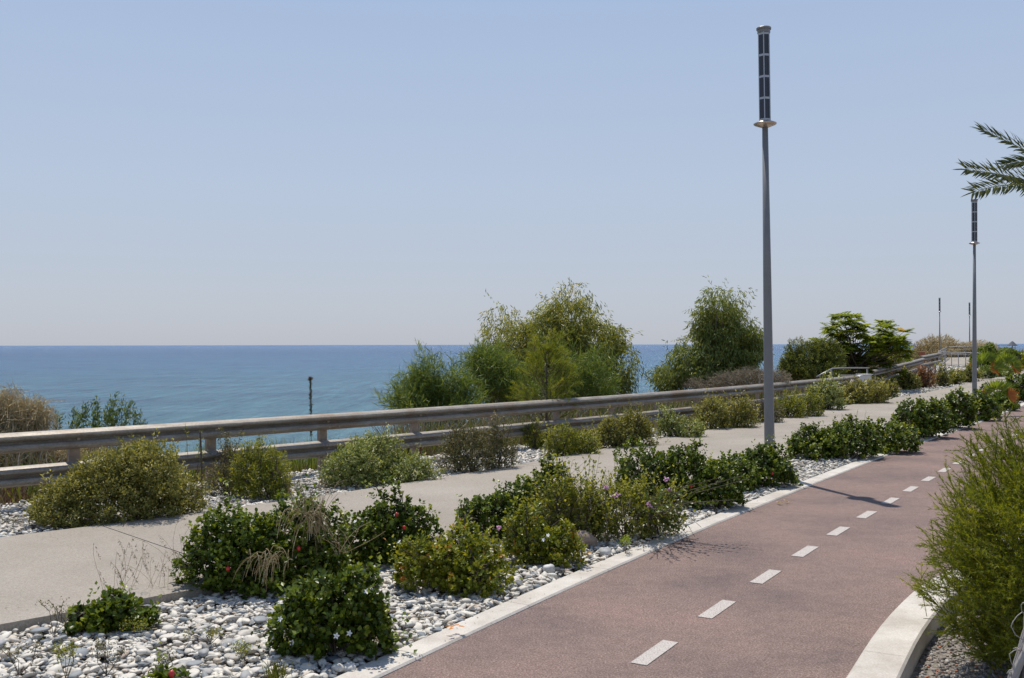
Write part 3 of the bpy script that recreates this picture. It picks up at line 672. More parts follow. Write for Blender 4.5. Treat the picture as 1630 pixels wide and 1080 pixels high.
# ------------------------------------------------------------------ solar lamps
def make_lamp(loc):
    t = thing('solar_street_lamp', '', 'street lamp', (0, 0, 0), 'solar street lamps along the path')
    H = 5.82; z0 = 4.56
    m_ = MB(); m_.lathe([(.15, 0), (.15, .018), (.075, .02), (.066, .06), (.0655, .5), (.052, 2.6), (.037, z0 - .02)], sides=20); m_.build('pole', M_POLE, t, True)
    p = t.children[0]
    me = p.data
    m_ = MB(); m_.lathe([(.03, z0 - .05), (.13, z0 - .012), (.148, z0), (.148, z0 + .01), (.1, z0 + .03), (.06, z0 + .05)], sides=32); m_.build('collar_disc', M_DISC, t, True)
    hx = lambda r_, ph: [(r_ * math.cos(ph + k * math.pi / 3), r_ * math.sin(ph + k * math.pi / 3)) for k in range(6)]
    ph = R(14); Rr = .079; zt = H - .07; n = 4; band = .028; hgt_ = (zt - z0 - .07) / n
    fr = MB(); fr.prism(hx(Rr - .012, ph), z0 + .03, zt + .01)
    for k in range(n + 1): fr.prism(hx(Rr + .001, ph), z0 + .05 + k * hgt_ - band / 2, z0 + .05 + k * hgt_ + band / 2)
    for (x, y) in hx(Rr - .003, ph): fr.tube([(x, y, z0 + .03), (x, y, zt)], .0075, 4)
    fr.build('panel_frame', M_FRAME, t)
    hp = hx(Rr - .003, ph)
    for k in range(n):
        for j in range(6):
            a = np.array(hp[j]); b_ = np.array(hp[(j + 1) % 6]); c_ = (a + b_) / 2; d = (b_ - a) / np.linalg.norm(b_ - a); nn_ = np.array([d[1], -d[0]])
            mb = MB(); mb.box((*(c_ - nn_ * .001), z0 + .05 + (k + .5) * hgt_), (.06, .006, hgt_ - band - .004), [(*d, 0), (*nn_, 0), (0, 0, 1)]); mb.build('solar_panel', M_SOLAR, t)
    cp = MB(); cp.lathe([(.082, H - .075), (.084, H - .03), (.094, H - .03), (.096, H - .008), (.088, H)], sides=24); cp.build('cap', M_POLE, t, False)
    dr = MB(); dr.box((0, -.064, .75), (.07, .006, .3)); dr.build('access_door', M_POLE, t)
    t.location = tuple(map(float, loc)); return t
lamp = make_lamp(tuple(G(1225, 756)))
lamp['label'] = 'tallest grey solar lamp, nearest the camera beside the red cycle path'
lamp.rotation_euler = (0, R(-.62), 0)
def dup(root, loc):
    r_ = root.copy(); COL.objects.link(r_); r_.location = tuple(map(float, loc)); r_.rotation_euler = (0, 0, 0)
    for c_ in list(root.children):
        d = c_.copy(); COL.objects.link(d); d.parent = r_
    return r_
for (px, py, Y, lb, el) in [(1551, 641.7, 28.4, 'second solar lamp, standing right of the tall one under the palm fronds', True), (1496, 0, 89.4, 'small distant solar lamp rising behind the left end of the ramp railing', True), (1543.6, 0, 100, 'most distant solar lamp, just left of the second lamp pole', True)]:
    o = dup(lamp, ((px - 815) / F_PX * Y, Y, 0)); o['label'] = lb
    if Y < 50: o.rotation_euler = (0, R(.2), 0)

# ------------------------------------------------------------------ guard rails
def wbeam_prof():   # (towards the camera, height), open sheet made thick
    return [(0.0, .0), (.012, .008), (.058, .03), (.075, .055), (.077, .09), (.062, .118), (.024, .14), (.014, .155), (.024, .17), (.062, .19), (.08, .21), (.082, .235), (.074, .255), (.04, .285), (.0, .303), (-.02, .306)]
def beam_seg(P, z, parent, name='rail_beam', h=.215, th=.006, z2=None):
    prof = np.array(wbeam_prof()); prof[:, 1] *= h / .305
    back = prof[::-1] - np.array([th, 0]); loop = np.concatenate([prof, back]); n = len(P); k = len(loop)
    zz = np.linspace(0, 1, n) * ((z2 if z2 is not None else z) - z) + z
    V = np.concatenate([np.c_[offset(P, d)[:, :2], zz + hh] for d, hh in loop])
    F = [(j * n + i, j * n + i + 1, ((j + 1) % k) * n + i + 1, ((j + 1) % k) * n + i) for j in range(k) for i in range(n - 1)]
    F += [tuple(j * n for j in range(k)), tuple(j * n + n - 1 for j in range(k))[::-1]]
    return mk(name, V, F, M_BEAM, parent)
def guard_rail(P, zA, zB, label, s_first, low_end=None, step=1.66, ztop=.585, zlow=.23, seg=3.32):
    d = np.r_[0, np.cumsum(np.linalg.norm(np.diff(P, axis=0), axis=1))]; Lr = d[-1]
    t = thing('guard_rail', label, 'guard rail', (P[0][0], P[0][1], zA))
    pt = lambda s: np.array([np.interp(s, d, P[:, i]) for i in range(2)])
    zg = lambda s: zA + (zB - zA) * s / Lr
    posts = np.arange(s_first % step, Lr, step)
    cuts = [0] + [s + .22 for s in np.arange((s_first % step), Lr - .6, seg) if s > .4] + [Lr]
    for kk, (z, end) in enumerate(((ztop, Lr), (zlow, low_end or Lr))):
        for i, (a, c) in enumerate(zip(cuts[:-1], cuts[1:])):
            if a >= end: break
            c = min(c, end); a2 = a - .3 if i else a                       # overlapping sheets, each lapped 4 mm proud
            ss = np.linspace(a2, c, max(3, int((c - a2) / .5)))
            Q = np.array([pt(s) for s in ss]); Q = offset(Q, .004 * (i % 2))
            beam_seg(Q, z + zg(a2), t, z2=z + zg(c))
            for s in ([a2 + .06, a2 + .22] if i else []):
                T = nrm(pt(s + .05) - pt(s)); n_ = np.array([T[1], -T[0]])
                for hh in (.045, .165):
                    mb = MB(); q_ = pt(s) + n_ * (.072 if True else 0); mb.tube([(*(q_), z + hh + zg(s)), (*(q_ + n_ * .018), z + hh + zg(s))], .011, 6); mb.build('splice_bolt', M_POST, t)
    for s in posts:
        p = pt(s); T = nrm(pt(min(s + .1, Lr)) - pt(max(s - .1, 0))); n_ = np.array([T[1], -T[0]]); z = zg(s)
        ax = [(*T, 0), (*n_, 0), (0, 0, 1)]; low = end_low = (low_end or Lr)
        mb = MB(); c_ = np.array([*(p - n_ * .085), 0])
        mb.box(c_ + [0, 0, z + .2], (.12, .008, 1.15), ax); mb.box(c_ + [*(T * .056), z + .2] - np.array([*(n_ * .028), 0]), (.008, .05, 1.15), ax); mb.box(c_ + [*(-T * .056), z + .2] - np.array([*(n_ * .028), 0]), (.008, .05, 1.15), ax)
        po = mb.build('post', M_POST, t)
        for zz in (ztop, zlow):
            if zz == zlow and s > low: continue
            mb = MB(); mb.box((*(p - n_ * .043), z + zz + .11), (.1, .07, .16), ax); mb.build('spacer_block', M_POST, t)
            mb = MB(); q_ = p + n_ * .01; mb.tube([(*q_, z + zz + .11), (*(q_ + n_ * .022), z + zz + .11)], .02, 8); mb.build('bolt', M_POST, t)
    return t
d1_ = np.r_[0, np.cumsum(np.linalg.norm(np.diff(RAIL_1, axis=0), axis=1))]
s_a = d1_[np.argmin(np.linalg.norm(RAIL_1 - np.array([-4.77, 10.87]), axis=1))]
guard_rail(RAIL_1, 0, -.06, 'long weathered double beam guard rail between the olive shrubs and the sea', s_a, low_end=d1_[-1] - 1.6)
guard_rail(RAIL_2, 0.0, .3, 'far guard rail bending uphill right of the white concrete block', .8, step=2.0, seg=4)
guard_rail(RAIL_3, .38, .5, 'short end length of guard rail meeting the ramp railing in the distance', .3, step=1.6, seg=9)
# bent lower beam end
Pe = RAIL_1[-1]; Tn = nrm(RAIL_1[-1] - RAIL_1[-8])
t = thing('beam_end', 'small pale bent metal rail end rising from shrubs below the guard rail', 'rail end', (*(Pe - Tn * 1.2), .3))
a = Pe - Tn * 1.5; b2 = Pe - Tn * .95
Q = np.linspace(a, b2, 4); Q = offset(Q, .12); beam_seg(Q, .25, t, name='bent_beam', h=.16, z2=.5)
# concrete end block
def chamfer_block(name, label, px0, px1, top, Y, ztop_cut, m):
    a = at(px0, top, Y); c = at(px1, top, Y); zt = a[2]; w_ = c[0] - a[0]
    t = thing(name, label, 'concrete block', (a[0], Y, 0))
    prof = [(0, -.1), (w_, -.1), (w_, zt), (w_ * .28, zt), (0, zt - ztop_cut)]
    V = [(a[0] + x, Y + dy + x * .35, z) for dy in (0, .34) for x, z in prof]; n = 5
    F = [tuple(range(n)), tuple(range(n, 2 * n))[::-1]] + [(k, n + k, n + (k + 1) % n, (k + 1) % n) for k in range(n)]
    o = mk('block', V, F, m, t); bv = o.modifiers.new('bevel', 'BEVEL'); bv.width = .015; bv.segments = 2
    cap = MB(); cap.box((a[0] + w_ * .64, Y + .17 + w_ * .64 * .35, zt + .014), (w_ * .7, .36, .024), [nrm(np.array([1, .35, 0])), nrm(np.array([-.35, 1, 0])), (0, 0, 1)]); cap.build('coping', M_BLOCK, t)
    return t
chamfer_block('end_block', 'whitish concrete block with slanted corner at the gap between the two guard rails', 1363.5, 1391, 597.5, 30.4, .12, M_BLOCK)
# stair handrail
t = thing('handrail', 'pale tubular handrail over the steps behind the gap in the guard rail', 'handrail', at(1382, 600, 31) * [1, 1, 0])
A_ = [at(1300, 600, 29.5), at(1325, 586.8, 30), at(1340, 586, 31), at(1382, 586, 31.5)]
mb = MB(); mb.tube(A_, .022, 8); mb.build('top_tube', M_RAILING, t, True)
for p in (A_[3], A_[1]):
    mb = MB(); mb.tube([p - (.03, 0, .02), (p[0] - .03, p[1], gz(p[0], p[1]) - .2)], .024, 8); mb.build('post', M_RAILING, t, True)
mb = MB(); mb.tube([at(1338, 598, 31) , at(1384, 597.4, 31.5)], .02, 6); mb.build('lower_tube', M_RAILING, t, True)

# ------------------------------------------------------------------ ramp and its railing
V = [(34.7, 81.2, .02), (33.0, 68, .02), (38.5, 70, .02), (47, 92, .35), (50, 104, .5), (44, 104, .5), (40.5, 93, .3)]
struct('ramp', V + [(x, y, z - .3) for x, y, z in V], [tuple(range(7)), (0, 7, 8, 1), (1, 8, 9, 2), (2, 9, 10, 3), (3, 10, 11, 4), (4, 11, 12, 5), (5, 12, 13, 6), (6, 13, 7, 0)], M_WALK)
def railing(label, A, C, n, h, rows):
    A, C = np.array(A, float), np.array(C, float); t = thing('ramp_railing', label, 'railing', A, 'metal railings of the far ramp')
    for k in range(n + 1):
        p = A + (C - A) * k / n; mb = MB(); mb.tube([p, p + (0, 0, h)], .027, 6); mb.build('post', M_RAILING, t, True)
    for i, q_ in enumerate(rows):
        mb = MB(); mb.tube([A + (0, 0, h * q_), C + (0, 0, h * q_)], .034 if i == 0 else .018, 6); mb.build('rail_tube', M_RAILING, t, True)
    return t
railing('front railing of the far ramp with thin dark posts above white pebbles', (34.6, 80.7, 0), (32.3, 68.5, 0), 6, 1.03, (1, .86, .12))
railing('rear railing of the far ramp climbing away from its left corner', (34.7, 81, .0), (40.6, 93, .3), 6, 1.06, (1, .8, .5, .2))
railing('upper railing of the far ramp running right below the dry bushes', (40.6, 93, .3), (47.5, 94, .5), 4, 1.08, (1, .75, .4))
# white pebbles before the ramp
r = rng(77); n = 900; P = np.c_[r.uniform(27, 37, n), r.uniform(60, 80, n), np.full(n, -.02)]
k = (P[:, 0] > WALK_F[np.argmin(np.abs(P[:, 1][:, None] - WALK_F[:, 1][None]), axis=1), 0]) ; P = P  # both sides, hidden where paved
sz = r.uniform(.06, .16, n); v, f = stones(OCT, P, np.stack([sz, sz * .8, sz * .4], 1), None, r, .2, .1)
V, F = strip(np.array([(24.5, 58), (26, 62), (30, 70), (33.8, 81)]), np.array([(29.5, 57.6), (32, 61.8), (36, 68), (40, 78)]), -.04, thick=.1); bd = struct('pebble_bed.002', V, F, M_BED)
mk('pebbles', v, f, M_PEB, bd, True, np.repeat(peb_tint(r, n), 8), 'stuff')
V, F = strip(np.array([(44, 70), (60, 95)]), np.array([(60, 66), (90, 92)]), -.03, thick=.1); struct('forecourt', V, F, M_WALK)

# rust board
c = at(1467, 574, 50); t = thing('rusty_board', 'small rust red board standing behind the far guard rail', 'board', c * [1, 1, 0])
mb = MB(); mb.box((c[0], c[1], 1.0), (.36, .05, .62), [nrm(np.array([.9, .3, 0])), nrm(np.array([-.3, .9, .25])), nrm(np.array([0, -.25, 1]))]); mb.build('panel', M_RUSTB, t)
mb = MB(); mb.tube([(c[0], c[1] + .06, gz(c[0], c[1]) - .3), (c[0], c[1] + .06, .9)], .03, 6); mb.build('post', M_RUSTB, t)

# ------------------------------------------------------------------ glossy shrubs of the inner bed
gI = 'glossy dark green shrubs in the inner pebble bed'
C = 'carissa'; CY = 'carissa_yellow'
shrub('shrub', 'biggest dark glossy shrub beside the walkway with dead grass hanging in it', 'shrub', C, [(300, 425, 822, 945), (385, 548, 806, 930), (340, 470, 830, 952), (470, 550, 850, 905)], 1, gI, 1.15, 4, [(475, 873), (363, 905)])
shrub('shrub', 'rounded dark shrub with white star flowers nearest the kerb at the front', 'shrub', C, [(430, 545, 925, 1050), (470, 595, 890, 1052), (530, 624, 930, 1046)], 2, gI, 1.2, 7)
shrub('shrub', 'dark shrub with two red fruits standing against the walkway behind the yellowing one', 'shrub', C, [(547, 640, 815, 905), (580, 688, 797, 893)], 3, gI, 1.1, 2, [(631, 819), (643, 840)])
shrub('shrub', 'yellowing reddish tipped shrub on pebbles right of the flowering front shrub', 'shrub', CY, [(627, 740, 848, 940), (690, 800, 840, 930), (705, 795, 880, 952)], 4, gI, 1.05, 1, tb=.02)
shrub('shrub', 'low flat dark shrub at the walkway edge on the far left of the pebbles', 'shrub', C, [(103, 190, 965, 1010), (150, 245, 950, 1006)], 5, gI, 1.3, 0, leafk=1.1)
shrub('shrub', 'sliver of dark shrub with a red fruit at the bottom edge of the picture', 'shrub', C, [(212, 315, 1068, 1135)], 6, gI, 1.1, 0, [(273, 1072)])
shrub('shrub', 'dark shrub with one tall sprig above the walkway, behind the low yellow green one', 'shrub', C, [(730, 830, 785, 862), (790, 880, 762, 845), (845, 915, 738, 830)], 7, gI, 1.05, 0, [(733, 829)])
shrub('shrub', 'low yellow green shrub touching the kerb just left of the brown boulder', 'shrub', CY, [(795, 880, 812, 895), (845, 930, 838, 905)], 8, gI, 1.05, 2, tb=.02)
shrub('shrub', 'dark shrub mound left of the lamp with its top against the walkway', 'shrub', C, [(985, 1080, 722, 800), (1040, 1135, 712, 805), (1095, 1185, 735, 812)], 9, gI, 1.0, 0, [(1100, 775)])
shrub('shrub', 'dark glossy shrub wrapped round the foot of the nearest lamp', 'shrub', C, [(1130, 1205, 728, 783), (1175, 1265, 715, 772)], 10, gI, 1.1, 0, [(1229, 754)])
shrub('shrub', 'dark shrub just right of the nearest lamp at the start of the long row', 'shrub', C, [(1252, 1330, 680, 733), (1300, 1400, 670, 730)], 14, gI, 1.1, 1)
shrub('shrub', 'lighter green shrub second in the row right of the nearest lamp', 'shrub', C, [(1372, 1460, 674, 722)], 15, gI, 1.1, tb=.12)
shrub('shrub', 'tall dark shrub third in the row right of the nearest lamp', 'shrub', C, [(1418, 1480, 644, 700), (1450, 1512, 637, 695)], 16, gI, 1.1)
shrub('shrub', 'dark shrub between the third row shrub and the second lamp foot', 'shrub', C, [(1490, 1552, 630, 683)], 17, gI, 1.1)
shrub('shrub', 'bright edged shrub covering the foot of the second lamp', 'shrub', C, [(1535, 1590, 628, 670)], 18, gI, 1.1, tb=.06)
shrub('shrub', 'dark shrub under the small fan palm beyond the second lamp', 'shrub', C, [(1570, 1622, 622, 654)], 19, gI, 1.1)
shrub('shrub', 'dark shrub at the right picture edge above the cycle path', 'shrub', C, [(1604, 1650, 600, 640)], 20, gI, 1.1)

# lantana-like tangle with pink flowers
def tangle(name, label, pxl, seed, pinks, dens=1.0, specn='yellow'):
    r = rng(seed); t, lobes = shrub(name, label, 'shrub', specn, pxl, seed, 'glossy dark green shrubs in the inner pebble bed', .55 * dens, amp=.4, leafk=1.25)
    del t['group']
    P, Nn = lobe_points(lobes, 150, r, .85, -.1, .3); P = P[P[:, 2] > .05]; Nn = Nn[:len(P)]
    D = nrm(r.normal(0, .5, P.shape) + (0, -.05, .8)); Ls = r.uniform(.1, .3, (len(P), 1)); A_, B_ = P, P + D * Ls
    v1 = twigs(A_ - D * .2, B_, .0022, .001, .2)
    parts = []
    for q_ in (.25, .5, .75, 1.0):
        pp = A_ + D * Ls * q_; parts.append(leaves(pp, D + r.normal(0, .9, P.shape), r.normal(0, .5, P.shape) + (0, 0, 1), r.uniform(.025, .045, len(P)), .02, T_OVAL, r.uniform(.3, .9, len(P))))
    V, F, T = merge(parts); mk('sprays', V, F, M_YEL, t, False, T); mk('spray_stems', *v1[:2], M_BARK, t, False, v1[2])
    for fx, fy in pinks:
        Yd = lobes[0][1] - lobes[0][4] * .9 if fy > 780 else lobes[0][1]
        c_ = at(fx, fy, Yd); mb = MB(); v, f = ICO[0]
        for q_ in range(16):
            o_ = r.normal(0, .011, 3); mb.add(c_ + o_ + v * .008, f)
        mb.build('flower_head', M_PINK, t, True)
        s_ = twigs(np.array([c_ + (0, .03, -.22)]), np.array([c_]), .002, .0015, .3); mk('flower_stalk', s_[0], s_[1], M_BARK, t, False, s_[2])
    return t
tangle('flowering_shrub', 'loose yellow green shrub with pink flower heads leaning over the kerb', [(880, 970, 762, 868), (930, 1040, 768, 862), (990, 1085, 782, 850)], 21, [(980, 789), (965, 777), (1065, 780), (1060, 764), (1032, 803)])
tangle('flowering_shrub', 'thin leafy bush of yellow green sprays between the low shrub and the pink flowers', [(850, 925, 775, 862), (895, 965, 800, 868)], 22, [(793, 840)], .8)

# sprawling branch over the kerb that throws the twiggy shadow on the path
r = rng(31); t = thing('trailing_branch', 'leafy sprays trailing from the flowering shrub out over the white kerb', 'branch', G(1050, 868))
parts = []; st = []
for i in range(34):
    a = G(r.uniform(1000, 1060), r.uniform(845, 862)) + (0, 0, .18); e = G(r.uniform(1020, 1110), r.uniform(842, 868)) + (0, 0, r.uniform(.02, .25)); e = a + (e - a) * r.uniform(.7, 1.0)
    if i >= 16: e = np.array([r.uniform(1.05, 2.0), 0, r.uniform(.3, .62)]); e[1] = 8.05 + (e[0] - 1.05) * .62 + r.normal(0, .1)
    m_ = (a + e) / 2 + (0, 0, .06); Q = np.array([a, m_, e]); st.append(twigs(Q[:-1], Q[1:], .003, .002, .2))
    for q_ in np.linspace(.3, 1, 12):
        p = (1 - q_) ** 2 * a + 2 * q_ * (1 - q_) * m_ + q_ ** 2 * e; d = nrm(e - a)
        parts.append(leaves(p[None], (d + r.normal(0, .8, 3))[None], (r.normal(0, .5, 3) + (0, 0, 1))[None], np.array([r.uniform(.025, .04)]), .024, T_OVAL, r.uniform(.2, .6, 1)))
V, F, T = merge(parts); mk('leaves', V, F, M_CAR, t, False, T); V, F, T = merge(st); mk('stems', V, F, M_BARK, t, False, T)

# rocks
def rock(name, label, px, py, size, seed, c, sq=.7):
    r = rng(seed); m_ = plain(name + '_stone', c, .85, 0, .3, (14, .3)); p = G(px, py)
    v, f = ICO[2]; v = v * (1 + .18 * np.sin(v[:, [1, 2, 0]] * 3.1 + r.uniform(0, 6, 3)) + .06 * np.sin(v[:, [2, 0, 1]] * 9 + r.uniform(0, 6, 3))) * np.array([1, .7, sq]) * size
    o = mk(name, v, f, m_, None, True); o.location = tuple(p + (0, size * .6, size * sq * .45)); o.rotation_euler = (0, 0, r.uniform(-.4, .4)); tag(o, label, 'rock')
rock('boulder', 'brown boulder half hidden under the flowering shrub near the kerb', 925, 874, .125, 5, (.33, .25, .2))
rock('round_rock', 'round pale grey rock by the kerb right of the brown boulder', 963, 884, .056, 6, (.52, .51, .48), .8)
rock('round_rock', 'small round white rock at the foot of the low yellow green shrub', 873, 912, .05, 8, (.6, .6, .58), .85)

# ------------------------------------------------------------------ shrubs of the outer bed
gO = 'olive shrubs in front of the guard rail'
def os_(lb, spec, pxl, seed, dens=1.0, tb=0.0, **k): return shrub('shrub', lb, 'shrub', spec, pxl, seed, gO, dens, tb=tb, **k)
os_('largest olive shrub, wide and sprawling on the left edge of the walkway', 'olive', [(45, 160, 770, 842), (95, 250, 715, 838), (160, 300, 700, 830), (225, 325, 755, 812)], 41, 1.15)
os_('bright yellow green domed shrub right of the thin wooden stake', 'yellow', [(368, 452, 702, 792), (395, 466, 738, 797)], 42, 1.15)
os_('loose pale shrub growing round the thin wooden stake', 'brown', [(322, 400, 735, 790), (345, 385, 700, 765)], 43, .7, .12)
os_('grey green shrub with glinting leaves, right of the yellow domed one', 'grey', [(510, 610, 708, 778), (545, 640, 690, 765), (600, 690, 724, 768)], 44, 1.1)
os_('brownish open shrub in front of the rail, fourth from the left', 'brown', [(697, 760, 682, 752), (712, 790, 674, 757), (765, 823, 676, 748)], 45, 1.0)
os_('small upright yellow green shrub beside the brownish open one', 'yellow', [(832, 869, 672, 716)], 46, 1.1)
os_('low bright green shrub with yellow tips at the bend of the walkway', 'yellow', [(865, 920, 682, 730), (900, 957, 688, 726)], 47, 1.1, -.05)
os_('dense dark green shrub rising over the lower rail beam', 'olive', [(945, 1005, 665, 718), (975, 1040, 655, 713)], 48, 1.15, -.1)
os_('sparse greyish shrub with pebbles showing through its twigs', 'grey', [(1042, 1090, 654, 699), (1070, 1124, 672, 701)], 49, .75)
os_('wide mid green shrub left of the nearest lamp pole', 'olive', [(1102, 1165, 634, 687), (1145, 1204, 640, 684)], 50, 1.05)
os_('small olive shrub directly behind the nearest lamp pole', 'brown', [(1184, 1246, 638, 677)], 51, 1.0)
os_('bright green low shrub just right of the nearest lamp pole', 'yellow', [(1228, 1280, 632, 669), (1258, 1310, 628, 665)], 52, 1.0, -.1)
os_('pale topped rounded shrub below the end of the long guard rail', 'grey', [(1286, 1345, 607, 656)], 53, 1.1, .1)
os_('olive shrub in front of the whitish concrete block', 'olive', [(1336, 1390, 607, 646), (1365, 1416, 605, 644)], 54, 1.0, .05)
os_('dull green shrub at the bend past the concrete block', 'olive', [(1395, 1431, 606, 634)], 55, 1.0, -.08)
os_('dark green shrub below the uphill guard rail', 'olive', [(1424, 1466, 592, 621)], 56, 1.1, -.15)
os_('reddish purple shrub at the far bend of the walkway', 'red', [(1454, 1490, 583, 618)], 57, 1.1)
os_('green shrub right of the reddish purple one', 'olive', [(1484, 1512, 586, 616)], 58, 1.1)
os_('low shrub in front of the far ramp railing', 'yellow', [(1506, 1534, 590, 613)], 59, 1.1, -.1)
os_('last green shrub left of the second lamp pole', 'olive', [(1528, 1560, 585, 608)], 60, 1.1, -.05)
os_('greyish mound of shrubs past the second lamp pole', 'grey', [(1556, 1600, 582, 602), (1585, 1615, 578, 600)], 61, 1.1, -.1)

# ------------------------------------------------------------------ trees and bushes beyond the rail
def limbs(t, base, lobes, r, rad=.05, n=3, matl=M_BARK, name='trunk'):
    mb = MB(); base = np.array(base, float); top = np.mean([l[:3] for l in lobes], axis=0)
    sp_ = base + (top - base) * .4 + r.normal(0, .06, 3)
    mb.tube([base, base + (sp_ - base) * .5 + r.normal(0, .04, 3), sp_], [rad, rad * .85, rad * .7], 7, t=.4)
    for l in lobes:
        for k in range(n):
            e = np.array(l[:3]) + r.normal(0, .45, 3) * np.array(l[3:6]); m_ = (sp_ + e) / 2 + r.normal(0, .1, 3)
            mb.tube([sp_, m_, e], [rad * .5, rad * .3, rad * .1], 5, t=r.uniform(.2, .7))
    mb.build(name, matl, t, True)
def crown_lobe(px, py, wx, hy, Y, ky=.9):
    c = at(px, py, Y); return (c[0], c[1], c[2], wx / F_PX * Y / 2, wx / F_PX * Y / 2 * ky, hy / F_PX * Y / 2)
def tree(name, label, cat, Y, lobes_px, base_px, seed, style, n, mts, amp=.35, rad=.06, shade=0):
    r = rng(seed); lobes = [crown_lobe(*l[:4], Y + (l[4] if len(l) > 4 else 0)) for l in lobes_px]
    bx = (base_px - 815) / F_PX * Y; bz = gz(bx, Y)
    t = thing(name, label, cat, (bx, Y, bz))
    P, Nn = lobe_points(lobes, n, r, .35 if style != 'dry' else .2, -1, amp, .4)
    # break crowns up: drop points in noise pockets
    q_ = np.sin(P[:, 0] * 5.1 + seed) * np.sin(P[:, 1] * 4.3 + 2 * seed) * np.sin(P[:, 2] * 5.7 + seed * .5); th = .16 if style == 'euc' else .38; P, Nn = P[q_ < th], Nn[q_ < th]; m = len(P)
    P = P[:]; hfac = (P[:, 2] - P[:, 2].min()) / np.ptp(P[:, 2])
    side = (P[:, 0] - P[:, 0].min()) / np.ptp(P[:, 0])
    if style == 'euc':
        D = nrm(Nn * .35 + r.normal(0, .4, (m, 3)) + (0, 0, -.75)); k = 7
        s0 = P[:, None] + D[:, None] * (np.arange(k) * .035)[None, :, None] + r.normal(0, .035, (m, k, 3))
        ld = D[:, None] + r.normal(0, .42, (m, k, 3)) + np.array([0, 0, -.35]); nn_ = r.normal(0, 1, (m, k, 3))
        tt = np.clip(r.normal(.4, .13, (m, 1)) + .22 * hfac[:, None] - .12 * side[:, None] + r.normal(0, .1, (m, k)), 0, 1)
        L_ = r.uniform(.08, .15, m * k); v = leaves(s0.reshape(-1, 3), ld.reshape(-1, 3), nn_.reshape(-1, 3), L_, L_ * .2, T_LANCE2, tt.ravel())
    elif style == 'acacia':
        D = nrm(Nn * .8 + r.normal(0, .3, (m, 3)) + (0, 0, .55)); k = 8
        s0 = P[:, None] + D[:, None] * ((np.arange(k) - 4) * .045)[None, :, None]
        ld = D[:, None] * .7 + r.normal(0, .55, (m, k, 3)); nn_ = r.normal(0, 1, (m, k, 3)) + (0, 0, .5)
        tt = np.clip(r.normal(.42, .15, (m, 1)) + r.normal(0, .1, (m, k)) + .1 * hfac[:, None], 0, 1)
        L_ = r.uniform(.1, .2, m * k); v = leaves(s0.reshape(-1, 3), ld.reshape(-1, 3), nn_.reshape(-1, 3), L_, L_ * .085, T_SICK, tt.ravel())
    elif style == 'dense':
        v = clusters(P, Nn, 14, .16, .07, .3, r, T_LANCE2, .6, .8, 0)
    elif style == 'dry':
        k = 5; D = nrm(P - np.array([lobes[0][0], lobes[0][1], bz - .3]) + r.normal(0, .75, (m, 3)))
        A_ = P - D * .35 * r.uniform(.5, 1, (m, 1)); fk = max(1, Y / 24); v = [twigs(A_, P, .004 * fk, .002 * fk, .5)]; v[0] = (v[0][0], v[0][1], np.repeat(r.uniform(.1, .8, m), 6))
        s0 = (A_[:, None] * (1 - np.linspace(.2, 1, k))[None, :, None] + P[:, None] * np.linspace(.2, 1, k)[None, :, None])
        ld = D[:, None] + r.normal(0, .6, (m, k, 3)); L_ = r.uniform(.03, .08, m * k) * fk
        v.append(leaves(s0.reshape(-1, 3), ld.reshape(-1, 3), r.normal(0, 1, (m * k, 3)), L_, L_ * .12 + .003 * fk, T_NEED, np.clip(r.normal(.5, .25, m * k), 0, 1)))
        v = merge(v)
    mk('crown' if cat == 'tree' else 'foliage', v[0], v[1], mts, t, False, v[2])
    limbs(t, (bx, Y, bz - .2), lobes, r, rad)
    return t, lobes
tree('eucalyptus_tree', 'largest tree beyond the rail with drooping olive leaves and orange tinged tips', 'tree', 25.0,
     [(905, 500, 80, 85), (880, 535, 130, 90), (820, 545, 105, 85), (945, 545, 100, 90), (975, 575, 60, 120), (905, 590, 170, 100), (840, 590, 130, 90), (962, 612, 80, 60), (800, 610, 90, 70)], 900, 101, 'euc', 9800, M_EUC, .6, .09)
tree('eucalyptus_tree', 'bushy green gum tree just left of the nearest lamp pole', 'tree', 27.0,
     [(1148, 492, 70, 52), (1155, 530, 92, 70), (1128, 520, 50, 50), (1140, 568, 90, 60), (1098, 578, 85, 60), (1065, 600, 55, 40), (1180, 560, 65, 70), (1200, 550, 35, 60), (1140, 595, 110, 50)], 1140, 102, 'euc', 7400, M_EUG, .6, .08)
tree('acacia_bush', 'wispy blue green bush behind the rail left of the largest tree', 'bush', 19.5,
     [(680, 600, 55, 70), (665, 625, 80, 60), (715, 615, 70, 70), (650, 640, 50, 35), (745, 635, 50, 50), (690, 645, 140, 50)], 690, 103, 'acacia', 2300, M_ACA, .4, .03)
tree('acacia_bush', 'feathery green bush filling the left side of the largest tree', 'bush', 22.0,
     [(775, 575, 75, 50), (790, 600, 100, 70), (760, 565, 40, 30), (820, 620, 110, 60), (905, 600, 70, 90), (950, 610, 70, 80)], 800, 104, 'acacia', 2700, M_ACA, .35, .03)
tree('round_bush', 'dense rounded dark green bush right of the nearest lamp, behind the rail', 'bush', 33.0,
     [(1285, 563, 75, 45), (1262, 582, 55, 45), (1315, 565, 55, 50), (1290, 590, 110, 45)], 1290, 105, 'dense', 3600, M_RND, .3, .05)
tree('dry_bush', 'brown twiggy dead bush behind the rail under the gum tree', 'bush', 25.0, [(1200, 595, 90, 30), (1150, 603, 70, 24), (1235, 600, 60, 24), (1110, 610, 50, 20)], 1190, 106, 'dry', 1700, M_DRY, .3, .03)
tree('dry_bush', 'tan dry bush rising over the rail at the left picture edge', 'bush', 13.2, [(5, 655, 90, 85), (38, 668, 75, 75), (-40, 670, 90, 90), (20, 720, 150, 70), (120, 722, 150, 45), (55, 655, 60, 55)], 20, 107, 'dry', 6500, M_TAN, .35, .02)
